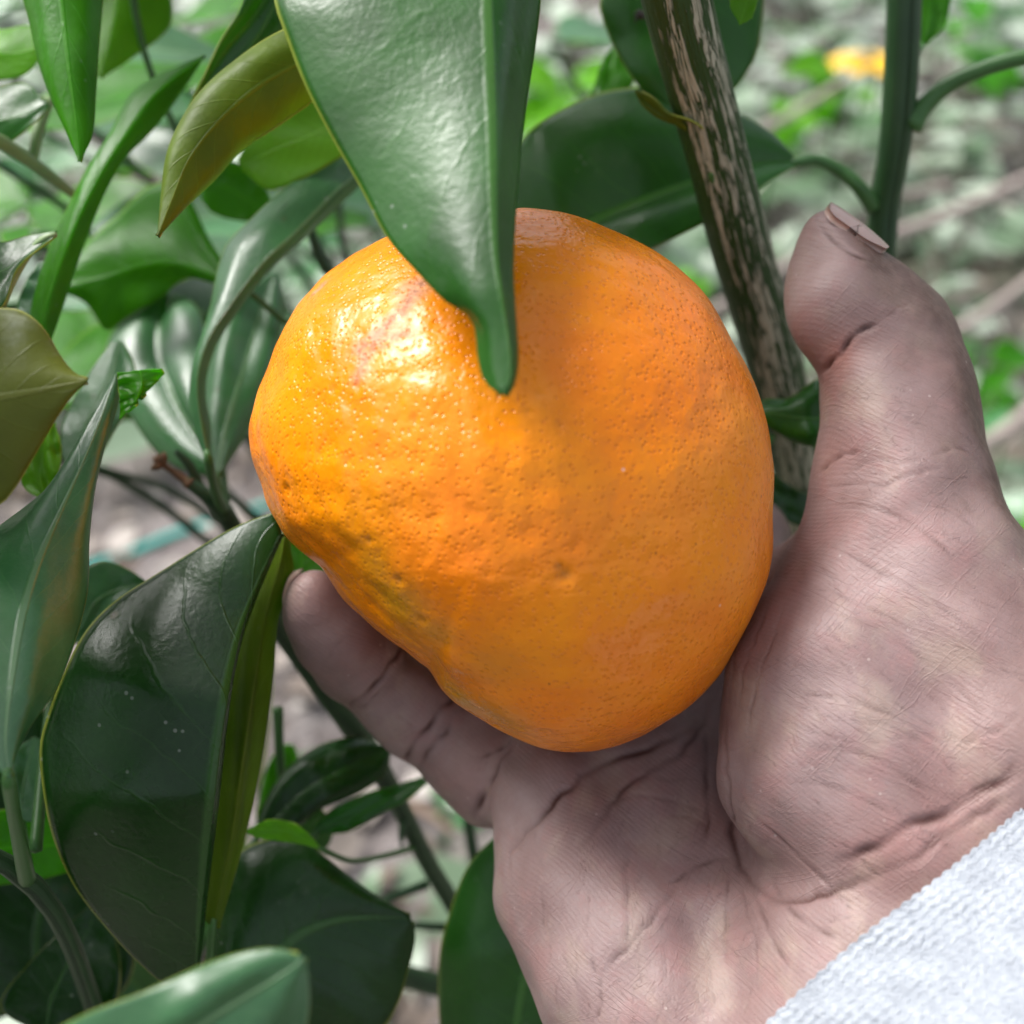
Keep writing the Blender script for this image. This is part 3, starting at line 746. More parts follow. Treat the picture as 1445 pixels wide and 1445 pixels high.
for bx, by, bd, ang_, ln_ in ((20, 1250, 24, 1.9, .08), (120, 1330, 25, 1.2, .09), (220, 1420, 26, 2.2, .09), (40, 1420, 24, 2.4, .08), (300, 1330, 27, 2.0, .09), (160, 1200, 28, 2.6, .09), (260, 1240, 29, 1.5, .09)):  # dark leaves added behind to make the lower left gaps read as shade
    base = pw(bx, by, bd)
    dvec = RIGHT * math.cos(ang_) + UP * math.sin(ang_) * .9 + FWD * rnd.uniform(-.2, .4)
    free_leaf(base, dvec, -FWD + np.array([rnd.gauss(0, .35), rnd.gauss(0, .3), rnd.gauss(.1, .3)]), ln_, ln_ * .5, rnd.choice(['deep_shade', 'deep_shade', 'dark']), curl=rnd.uniform(-.1, .3), fold=.2, n=22, half=6)

# paler leaves further back on the same tree, turned up to the sky
for bx, by, bd, ang_, ln_ in ((20, 10, 34, 2.6, .075), (250, 75, 38, .3, .08), (160, 245, 36, 1.2, .08), (255, 190, 34, .9, .07), (40, 290, 33, 2.8, .07), (10, 60, 30, .1, .06), (110, 180, 40, .6, .08), (330, 20, 42, 2.2, .08), (60, 350, 30, 1.8, .06), (300, 330, 33, .8, .06), (400, 300, 40, .4, .07), (500, 300, 44, 2.4, .08), (180, 420, 36, 2.0, .07), (800, 60, 46, 1.0, .09), (790, 250, 50, 2.0, .08)):
    base = pw(bx, by, bd)
    dvec = (math.cos(ang_), math.sin(ang_) * .9, math.sin(ang_) * -.1)
    free_leaf(base, dvec, (-.2 + rnd.gauss(0, .12), -.27 + rnd.gauss(0, .12), .94), ln_, ln_ * .52, rnd.choice(['shine', 'shine', 'mid']), curl=rnd.uniform(.05, .25), fold=.15)
    tube('twig', [base - np.array(dvec) * .012, base + np.array([.02, .03, -.05]), base + np.array([.06, .05, -.16])], [.0011, .0014, .0018], MAT['stem'], TREE, seg=6, n=12)

for bx, by, bd, ang_, ln_ in ((60, 575, 25, .9, .06), (150, 600, 27, 1.3, .065), (30, 430, 24, .5, .06), (215, 590, 26, 2.1, .06), (330, 500, 27, 1.9, .06), (270, 350, 28, 2.6, .06), (120, 330, 27, .3, .06), (420, 250, 30, 2.7, .06), (20, 180, 27, .6, .06)):
    base = pw(bx, by, bd)
    dvec = np.array((math.cos(ang_), math.sin(ang_) * .8, math.sin(ang_) * .25))
    free_leaf(base, dvec, (-.15 + rnd.gauss(0, .1), -.31 + rnd.gauss(0, .1), .94), ln_, ln_ * .5, rnd.choice(['shine', 'mid', 'shine']), curl=rnd.uniform(.0, .2), fold=.15, n=20, half=5)
    tube('twig', [base - dvec * .012, base + np.array([.01, .02, -.04]), base + np.array([.05, .04, -.12])], [.0009, .0012, .0016], MAT['stem'], TREE, seg=6, n=12)

# leaves of the same tree outside the picture: they show in the reflections; one left cluster is added for shade
def out_of_frame(*pts):
    for p in pts:
        q = BASIS @ (np.asarray(p) - CAMP)
        if q[2] < 0.01: continue
        x, y = 722.5 + q[0] / (K * q[2]), 722.5 - q[1] / (K * q[2])
        if -60 < x < 1505 and -60 < y < 1505: return False
    return True


k = -1
while k < 85:
    k += 1
    u = rnd.random()
    if k < 16:      # stem over the top
        P0 = catmull([pw(895, -380, 14.0), pw(640, -520, 12.8), pw(200, -320, 16.5), pw(-150, -240, 20)], 40)[int(u * 39)]
        base = P0 + np.array([rnd.uniform(-.02, .02), rnd.uniform(0.0, .05), rnd.uniform(.0, .06)])
    elif k < 34:    # left outer stem
        P0 = catmull([pw(-300, 1050, 15.0), pw(-320, 850, 14.2), pw(-280, 600, 14.0), pw(-230, 300, 15.2), pw(-200, 0, 17.0)], 40)[int(u * 39)]
        base = P0 + np.array([rnd.uniform(-.07, -.015), rnd.uniform(-.03, .05), rnd.uniform(-.02, .04)])
    elif k >= 46:   # unseen cluster added on the left to block light from the lower left
        dd_ = rnd.uniform(7, 19)
        base = c2w((-0.47 * dd_ - 5.5 - rnd.uniform(0, 9), rnd.uniform(-13, 7), dd_))
    else:           # low behind, left
        base = trunk_at(rnd.uniform(.2, .7)) * .35 + pw(rnd.uniform(-200, 120), 1500, 24) * .65 + np.array([rnd.uniform(-.05, .05), rnd.uniform(-.02, .06), rnd.uniform(-.05, .03)])
    an = rnd.uniform(0, 6.28)
    dr_ = np.array([math.cos(an) * .8 - (0.5 if 16 <= k < 34 else 0), math.sin(an) * .6 + .25, rnd.uniform(-.7, .35)])
    dr_ = dr_ / np.linalg.norm(dr_)
    if not out_of_frame(base, base + dr_ * .03, base + dr_ * .06, base + dr_ * .1, base + dr_ * .05 + np.array([.02, 0, 0]), base + dr_ * .09 + np.array([0, 0, -.03])): k -= 1 if rnd.random() < .9 else 0; continue
    free_leaf(base, dr_, (rnd.uniform(-.5, .5), rnd.uniform(-.6, .2), 1), rnd.uniform(.06, .095), rnd.uniform(.028, .042), rnd.choice(['dark', 'mid', 'deep_shade', 'mid']), curl=rnd.uniform(.05, .4))

# ------------------------------------------------------------------ the mandarin
FR_C = (726, 684); FR_D = 16.6
SIL = [(730, 292), (660, 305), (600, 318), (545, 336), (497, 360), (440, 410), (400, 460), (374, 520), (356, 590), (355, 645), (373, 705), (400, 755), (455, 802), (515, 866), (566, 915), (602, 945), (618, 972), (650, 1000), (700, 1033), (760, 1054), (830, 1057), (900, 1040), (960, 1008), (1018, 952), (1060, 880), (1086, 800), (1094, 720), (1089, 640), (1070, 560), (1040, 488), (1000, 422), (950, 374), (880, 331), (810, 303)]


def fruit_mat():
    t = NT('mandarin_peel'); c = t.coord('Object')
    gr = t.attr('greenish'); sc = t.attr('scar'); pit = t.attr('pit')
    warp = t.noise(c, 40, 3)
    big = t.noise(c, 55, 4, 0.55)
    cells = t.voro(c, 1150, 'F1', 0.85)
    pores = t.ramp(cells, 0.40, 0.10)          # 1 in the middle of a gland
    fine = t.noise(c, 1300, 3)
    col = t.mix(t.ramp(big, 0.3, 0.72), (0.80, 0.192, 0.001), (0.87, 0.270, 0.0015))
    col = t.mix(t.math('MULTIPLY', pores, 0.5), col, (0.70, 0.17, 0.002))
    col = t.mix(t.math('MULTIPLY', gr, 0.85), col, (0.42, 0.24, 0.012))
    scn = t.math('MULTIPLY', sc, t.ramp(t.noise(c, 700, 5, 0.7), 0.28, 0.50))
    col = t.mix(t.math('MULTIPLY', scn, 0.92), col, t.mix(t.ramp(t.noise(c, 1500, 3), .45, .6), (0.44, 0.21, 0.14), (0.20, 0.08, 0.05)))
    col = t.mix(t.math('MULTIPLY', pit, 0.65), col, (0.33, 0.13, 0.015))
    spk = t.math('MULTIPLY', t.ramp(t.voro(c, 190), 0.07, 0.03), t.ramp(t.noise(c, 90, 2), 0.52, 0.6))
    col = t.mix(t.math('MULTIPLY', spk, 0.8), col, (0.85, 0.5, 0.38))
    dsp = t.math('MULTIPLY', t.ramp(t.voro(t.mapping(c, (1.3, 1, 1)), 150), 0.045, 0.02), 0.8)
    col = t.mix(dsp, col, (0.28, 0.06, 0.01))
    h = t.math('ADD', t.math('MULTIPLY', pores, -1.0), t.math('MULTIPLY', fine, 0.35))
    nb = t.bump(t.math('MULTIPLY', t.noise(c, 230, 3), 1.0), 0.0010, 0.6)
    nb = t.bump(h, 0.0001, 0.85, nb)
    rg = t.math('ADD', t.math('ADD', 0.20, t.math('MULTIPLY', scn, 0.35)), t.math('MULTIPLY', t.noise(c, 150, 4), 0.16))
    b = t.bsdf(Base_Color=col, Roughness=rg, Normal=nb, Specular_IOR_Level=0.38, Subsurface_Weight=0.12, Subsurface_Scale=0.0015)
    b.inputs['Subsurface Radius'].default_value = (1.0, 0.45, 0.1)
    return t.finish(b.outputs[0])


def blob_mask(V, px, py, d_guess, rad, bvh=None, soft=1.0):
    """0..1 mask of a patch of given radius (cm) round the surface point seen at a photograph pixel"""
    r = Vector(c2w(pc(px, py, 10.0)) - CAMP).normalized()
    hit = bvh.ray_cast(Vector(CAMP), r)
    if hit[0] is None: return np.zeros(len(V))
    d = np.linalg.norm(V - np.array(hit[0]), axis=1) * 100
    return np.exp(-(d / rad) ** 2 * soft)


def bvh_of(V, F):
    return BVHTree.FromPolygons([tuple(v) for v in V], F)


def stroke_points(bvh, line, n):
    P = catmull(np.array([(x, y, 0) for x, y in line], float), n)
    out = []
    for x, y, _ in P:
        r = Vector(c2w(pc(x, y, 10.0)) - CAMP).normalized()
        h = bvh.ray_cast(Vector(CAMP), r)
        if h[0] is not None: out.append(np.array(h[0]))
    return out


def build_fruit():
    bm = bmesh.new()
    bmesh.ops.create_icosphere(bm, subdivisions=8, radius=1.0)
    me = bpy.data.meshes.new('tmp'); bm.to_mesh(me); bm.free()
    n = len(me.vertices)
    D = np.zeros(n * 3, np.float32); me.vertices.foreach_get('co', D); D = D.reshape(-1, 3).astype(float)
    F = np.zeros(len(me.polygons) * 3, np.int32); me.polygons.foreach_get('vertices', F); F = F.reshape(-1, 3)
    bpy.data.meshes.remove(me)
    ang, rad = [], []
    for x, y in SIL:
        dx, dy = x - FR_C[0], -(y - FR_C[1])
        ang.append(math.atan2(dy, dx)); rad.append(FR_D * math.sin(math.atan(math.hypot(dx, dy) * K)))
    o = np.argsort(ang); ang = np.array(ang)[o]; rad = np.array(rad)[o]
    ang = np.concatenate([ang - 2 * math.pi, ang, ang + 2 * math.pi]); rad = np.tile(rad, 3)
    tt = np.linspace(-math.pi, math.pi, 721)
    rr = np.interp(tt, ang, rad)
    ker = np.hanning(11); ker /= ker.sum()
    smooth = lambda r: np.convolve(np.concatenate([r[-20:-1], r, r[1:20]]), ker, 'same')[19:-19]
    rr = smooth(rr)
    want = np.tan(np.arcsin(np.interp(tt, ang, rad) / FR_D)) / K
    th = np.arctan2(D[:, 1], D[:, 0])
    sp = np.hypot(D[:, 0], D[:, 1])
    # blend to the mean radius away from the outline, so the relief does not run as spokes into the poles
    w = np.clip((sp - 0.10) / 0.75, 0, 1) ** 1.2
    C = pc(FR_C[0], FR_C[1], FR_D)
    for it in range(4):
        R = np.interp(th, tt, rr)
        Rw = rr.mean() * 0.97 * (1 - w) + R * w
        P = np.stack([D[:, 0] * Rw, D[:, 1] * Rw, D[:, 2] * 3.65], 1)
        Q = P + C
        qx = 722.5 + Q[:, 0] / (K * Q[:, 2]) - FR_C[0]; qy = (Q[:, 1] / (K * Q[:, 2])) - (722.5 - FR_C[1])
        qa = np.arctan2(qy, qx); qr = np.hypot(qx, qy)
        bins = np.clip(((qa + math.pi) / (2 * math.pi) * 180).astype(int), 0, 179)
        mx = np.zeros(180); np.maximum.at(mx, bins, qr)
        got = np.interp(tt, -math.pi + (np.arange(180) + .5) * 2 * math.pi / 180, mx, period=2 * math.pi)
        rr = smooth(rr * (1 + 0.8 * (want / got - 1)))
    # soft lumps
    lump = np.zeros(n)
    for k in range(46):
        f = nrng.normal(size=3); f /= np.linalg.norm(f); fr = nrng.uniform(1.2, 5.5)
        lump += nrng.normal() * 0.012 / (1 + fr * .45) * np.sin(fr * (P @ f) + nrng.uniform(0, 6.28))
    lf = np.exp(-((P[:, 0] + 2.2) ** 2 + (P[:, 1] + 0.2) ** 2) / 6)
    rough = np.zeros(n)
    for k in range(40):
        f = nrng.normal(size=3); f /= np.linalg.norm(f); fr = nrng.uniform(7, 15)
        rough += nrng.normal() * 0.0016 * np.sin(fr * (P @ f) + nrng.uniform(0, 6.28))
    P += D * (lump + rough * (0.25 + lf))[:, None]
    P += pc(FR_C[0], FR_C[1], FR_D)
    V = c2w(P)
    Fl = F.tolist()
    bvh = bvh_of(V, Fl)
    cen = c2w(pc(FR_C[0], FR_C[1], FR_D))
    Dw = V - cen; Dw /= np.linalg.norm(Dw, axis=1)[:, None]
    green = np.zeros(n); scar = np.zeros(n); pit = np.zeros(n); disp = np.zeros(n)
    for px, py, r, a in ((560, 850, .55, .8), (530, 800, .4, .55), (610, 890, .4, .55), (650, 985, .45, .7), (700, 1010, .5, .5), (660, 570, .45, .35), (655, 610, .4, .25), (690, 940, .5, .35), (500, 700, .4, .2)):
        green = np.maximum(green, a * blob_mask(V, px, py, 0, r, bvh))
    for line, r, a in ((((592, 402), (572, 432), (548, 460), (525, 480), (510, 492)), .16, .9), (((575, 470), (550, 478), (520, 495), (512, 520), (505, 532)), .12, .8), (((455, 402), (445, 412)), .10, .9), (((600, 400), (580, 400), (560, 415)), .10, .6), (((372, 640), (366, 620), (364, 600)), .08, .4)):
        for p in stroke_points(bvh, line, 14):
            d = np.linalg.norm(V - p, axis=1) * 100
            scar = np.maximum(scar, a * np.exp(-(d / r) ** 2))
    for px, py, r, dep, a in ((798, 812, .085, .05, .8), (790, 800, .05, .03, .8), (562, 818, .06, .04, .9), (520, 762, .05, .03, .8), (595, 875, .07, .04, .7), (640, 977, .07, .04, .8), (452, 405, .06, .03, .6), (585, 590, .05, .03, .5), (470, 548, .06, .03, .3), (430, 560, .05, .02, .2), (505, 545, .06, .025, .3), (700, 1025, .08, .04, .6), (770, 1032, .07, .03, .5), (860, 1010, .05, .03, .4), (440, 470, .06, .03, .2), (510, 470, .07, .03, .3), (935, 470, .03, .01, .9), (450, 640, .08, .03, .2), (405, 690, .08, .04, .2), (490, 650, .08, .03, .2), (745, 580, .05, .02, .3), (790, 600, .05, .02, .2), (760, 555, .05, .02, .2)):
        m = blob_mask(V, px, py, 0, r, bvh)
        pit = np.maximum(pit, m * a); disp -= m * dep
    for k in range(60):
        px, py = rnd.gauss(560, 130), rnd.gauss(660, 140)
        m = blob_mask(V, px, py, 0, rnd.uniform(.05, .11), bvh)
        disp -= m * rnd.uniform(.004, .014)
    V = V + Dw * (disp * 0.01)[:, None]
    return new_obj('mandarin_fruit', V, Fl, fruit_mat(), None, cen, attrs={'greenish': green, 'scar': scar, 'pit': pit}), V


FRUIT, FRUIT_V = build_fruit()
tag(FRUIT, 'ripe lumpy orange mandarin with a brown scar resting in an open hand', 'fruit')

# ------------------------------------------------------------------ the hand (signed distance field, camera space cm)
VOX = 0.06
LO = np.array([-5.2, -12.5, 11.2]); HI = np.array([9.6, 5.2, 23.4])
DIM = np.ceil((HI - LO) / VOX).astype(int)
BIG = 3.0


class Field:
    def __init__(s): s.a = np.full(DIM, BIG, np.float32)

    def _win(s, lo, hi, pad):
        i0 = np.clip(np.floor((lo - pad - LO) / VOX).astype(int), 0, DIM); i1 = np.clip(np.ceil((hi + pad - LO) / VOX).astype(int) + 1, 0, DIM)
        sl = tuple(slice(a, b) for a, b in zip(i0, i1))
        ax = [LO[k] + VOX * np.arange(i0[k], i1[k], dtype=np.float32) for k in range(3)]
        return sl, ax[0][:, None, None].astype(np.float32), ax[1][None, :, None].astype(np.float32), ax[2][None, None, :].astype(np.float32)

    def join(s, sl, d, k):
        a = s.a[sl]
        if k <= 0: s.a[sl] = np.minimum(a, d); return
        h = np.maximum(k - np.abs(a - d), 0) / k
        s.a[sl] = np.minimum(a, d) - h * h * k * 0.25

    def cone(s, a, ra, b, rb, k=0.3):
        a = np.asarray(a, float); b = np.asarray(b, float)
        lo = np.minimum(a - ra, b - rb); hi = np.maximum(a + ra, b + rb)
        sl, X, Y, Z = s._win(lo, hi, 0.7)
        ba = b - a; L2 = ba @ ba
        px, py, pz = X - a[0], Y - a[1], Z - a[2]
        h = np.clip((px * ba[0] + py * ba[1] + pz * ba[2]) / L2, 0, 1)
        d = np.sqrt((px - h * ba[0]) ** 2 + (py - h * ba[1]) ** 2 + (pz - h * ba[2]) ** 2) - (ra + (rb - ra) * h)
        s.join(sl, d.astype(np.float32), k)

    def ell(s, c, r, rot=None, k=0.3):
        c = np.asarray(c, float); r = np.asarray(r, float); m = r.max()
        sl, X, Y, Z = s._win(c - m, c + m, 0.7)
        p = [X - c[0], Y - c[1], Z - c[2]]
        if rot is not None: p = [p[0] * rot[i][0] + p[1] * rot[i][1] + p[2] * rot[i][2] for i in range(3)]
        k0 = np.sqrt((p[0] / r[0]) ** 2 + (p[1] / r[1]) ** 2 + (p[2] / r[2]) ** 2)
        k1 = np.sqrt((p[0] / r[0] ** 2) ** 2 + (p[1] / r[1] ** 2) ** 2 + (p[2] / r[2] ** 2) ** 2) + 1e-6
        s.join(sl, (k0 * (k0 - 1) / k1).astype(np.float32), k)

    def chain(s, pts, k=0.3):
        for p, q in zip(pts[:-1], pts[1:]):
            s.cone(pc(*p[:3]), p[3], pc(*q[:3]), q[3], k)

    def union(s, o, k): s.join(tuple(slice(0, n) for n in DIM), o.a, k)


WA = np.array([0.57, -0.64, -0.51]); WA /= np.linalg.norm(WA)       # forearm axis, away from the hand
WW = np.array([0.75, 0.66, 0.0]); WW -= WA * WW.dot(WA); WW /= np.linalg.norm(WW)
WQ = np.cross(WW, WA)
WRIST = np.array([5.1, -6.5, 15.3])
if WQ[2] > 0: WQ = -WQ
w2p = lambda p, r: (722.5 + p[0] / (K * p[2]), 722.5 - p[1] / (K * p[2]), p[2], r)
RAD_W = w2p(WRIST + WW * 1.55, 1.65); MID_W = w2p(WRIST, 1.75); ULN_W = w2p(WRIST - WW * 1.55, 1.6)


def build_hand():
    palm = Field()
    palm.chain([(772, 1115, 18.0, 0.86), (812, 1190, 17.7, 1.05), (828, 1262, 17.2, 1.2), (900, 1362, 16.5, 1.42), (985, 1480, 16.0, 1.55), ULN_W], 0.5)
    palm.chain([(880, 1020, 19.2, 0.98), (965, 1160, 18.2, 1.05), (1040, 1310, 17.0, 1.25), MID_W], 0.8)
    palm.cone(pc(812, 1190, 17.9), 1.0, pc(930, 1100, 18.7), 0.95, 0.8)
    palm.cone(pc(828, 1262, 17.4), 1.12, pc(1000, 1235, 17.8), 1.05, 0.8)
    palm.cone(pc(900, 1362, 16.7), 1.3, pc(1080, 1335, 17.0), 1.2, 0.8)
    palm.cone(pc(985, 1470, 16.1), 1.45, pc(1120, 1400, 16.6), 1.3, 0.8)
    palm.chain([(960, 930, 19.9, 1.0), (1060, 1130, 18.8, 1.0), (1140, 1290, 17.4, 1.2), MID_W], 0.8)
    palm.chain([(1052, 850, 20.2, 1.0), (1150, 1020, 19.2, 1.0), (1230, 1220, 17.2, 1.3), RAD_W], 0.5)
    palm.cone(pc(1052, 850, 20.2), 0.9, pc(880, 1020, 19.2), 0.95, 0.5)
    palm.cone(pc(880, 1020, 19.2), 0.9, pc(780, 1105, 18.2), 0.8, 0.5)
    for off, r in ((1.4, 1.6), (0, 1.8), (-1.4, 1.6)):
        palm.cone(WRIST + WW * off, r, WRIST + WW * off * 1.05 + WA * 6.0, r + 0.15, 0.5)
    th = Field()
    th.chain([(1264, 560, 16.95, 1.02), (1265, 600, 16.9, 1.07), (1270, 665, 16.7, 1.13), (1280, 735, 16.5, 1.28), (1318, 850, 16.2, 1.5), (1400, 1050, 15.6, 1.75), RAD_W], 0.5)
    th.chain([(1225, 860, 16.5, 1.40), (1196, 975, 16.2, 1.68), (1196, 1085, 15.9, 1.72), (1262, 1180, 15.6, 1.6), (1340, 1290, 15.4, 1.6)], 0.5)
    th.cone(pc(1240, 790, 16.9), 1.0, pc(1085, 850, 19.8), 0.75, 0.6)      # web to the index finger
    tip = Field()
    tip.chain([(1163, 338, 17.15, 0.47), (1172, 372, 17.1, 0.60), (1188, 425, 17.0, 0.78), (1215, 470, 17.0, 0.80)], 0.25)
    tip.cone(pc(1188, 425, 17.0), 0.74, pc(1266, 470, 17.05), 0.80, 0.3)
    tip.cone(pc(1190, 350, 17.5), 0.35, pc(1266, 455, 17.2), 0.72, 0.3)
    th2 = Field()
    th2.chain([(1262, 492, 17.05, 0.92), (1264, 560, 16.95, 1.02)], 0.3)
    th2.union(tip, 0.16)
    th.union(th2, 0.3)
    palm.union(th, 0.22)
    # little finger: three phalanges that meet in creases
    pk = Field()
    pk.chain([(742, 1122, 18.5, 0.72), (705, 1098, 18.8, 0.83), (660, 1064, 19.0, 0.81), (626, 1038, 19.0, 0.70)], 0.15)
    pm = Field(); pm.chain([(624, 1038, 19.0, 0.68), (594, 1010, 18.95, 0.79), (562, 980, 18.75, 0.78), (538, 961, 18.55, 0.69)], 0.15)
    pd = Field(); pd.chain([(540, 961, 18.55, 0.67), (507, 926, 18.3, 0.77), (477, 889, 17.9, 0.73), (455, 862, 17.5, 0.58), (446, 848, 17.3, 0.48)], 0.2)
    pk.union(pm, 0.08); pk.union(pd, 0.08)
    palm.union(pk, 0.16)
    for ch in ([(880, 1020, 19.2, 0.95), (745, 945, 20.9, 0.86), (640, 860, 21.4, 0.76), (575, 785, 21.0, 0.62)],
               [(960, 930, 19.9, 1.0), (850, 790, 21.7, 0.90), (720, 690, 21.9, 0.80), (640, 625, 21.3, 0.64)],
               [(1052, 850, 20.2, 0.98), (1046, 775, 21.0, 0.93), (960, 640, 21.8, 0.85), (850, 540, 21.8, 0.76), (785, 500, 21.3, 0.62)]):
        f = Field(); f.chain(ch, 0.2); palm.union(f, 0.25)
    return palm


FIELD = build_hand()


def sample_field(P):
    q = (P - LO) / VOX
    i = np.clip(np.round(q).astype(int), 0, DIM - 1)
    return FIELD.a[i[:, 0], i[:, 1], i[:, 2]]


fv = ((FRUIT_V[::37] - CAMP) @ BASIS.T) * 100
dmin = sample_field(fv)
print('HAND-FRUIT clearance cm: min %.2f' % dmin.min(), 'inside', int((dmin < 0).sum()), 'of', len(dmin))


def mesh_field(A):
    import openvdb as vdb
    g = vdb.FloatGrid(BIG)
    g.copyFromArray(np.ascontiguousarray(A))
    pts, quads = g.convertToQuads(0.0)
    P = np.asarray(pts, float) * VOX + LO
    Q = np.asarray(quads, np.int64)
    return P, Q


def laplace(P, Q, it, lam=0.5):
    E = np.vstack([Q[:, [0, 1]], Q[:, [1, 2]], Q[:, [2, 3]], Q[:, [3, 0]]])
    E = np.vstack([E, E[:, ::-1]])
    cnt = np.bincount(E[:, 0], minlength=len(P)).astype(float)
    for _ in range(it):
        S = np.stack([np.bincount(E[:, 0], weights=P[E[:, 1], k], minlength=len(P)) for k in range(3)], 1)
        P = P + lam * (S / cnt[:, None] - P)
    return P


def vnormals(P, Q):
    fn = np.cross(P[Q[:, 2]] - P[Q[:, 0]], P[Q[:, 3]] - P[Q[:, 1]])
    N = np.zeros_like(P)
    for k in range(4):
        for c in range(3): N[:, c] += np.bincount(Q[:, k], weights=fn[:, c], minlength=len(P))
    return N / (np.linalg.norm(N, axis=1)[:, None] + 1e-12)


def subdivide(P, Q):
    """one linear subdivision of quads, then a little smoothing"""
    E = np.sort(np.stack([Q, np.roll(Q, -1, 1)], 2).reshape(-1, 2), 1)
    key = E[:, 0] * len(P) + E[:, 1]
    uk, inv = np.unique(key, return_inverse=True)
    ep = 0.5 * (P[uk // len(P)] + P[uk % len(P)])
    fp = P[Q].mean(1)
    n0 = len(P); n1 = n0 + len(ep)
    ei = n0 + inv.reshape(-1, 4)
    fi = n1 + np.arange(len(Q))
    Q2 = np.vstack([np.stack([Q[:, k], ei[:, k], fi, ei[:, (k + 3) % 4]], 1) for k in range(4)])
    return np.vstack([P, ep, fp]), Q2


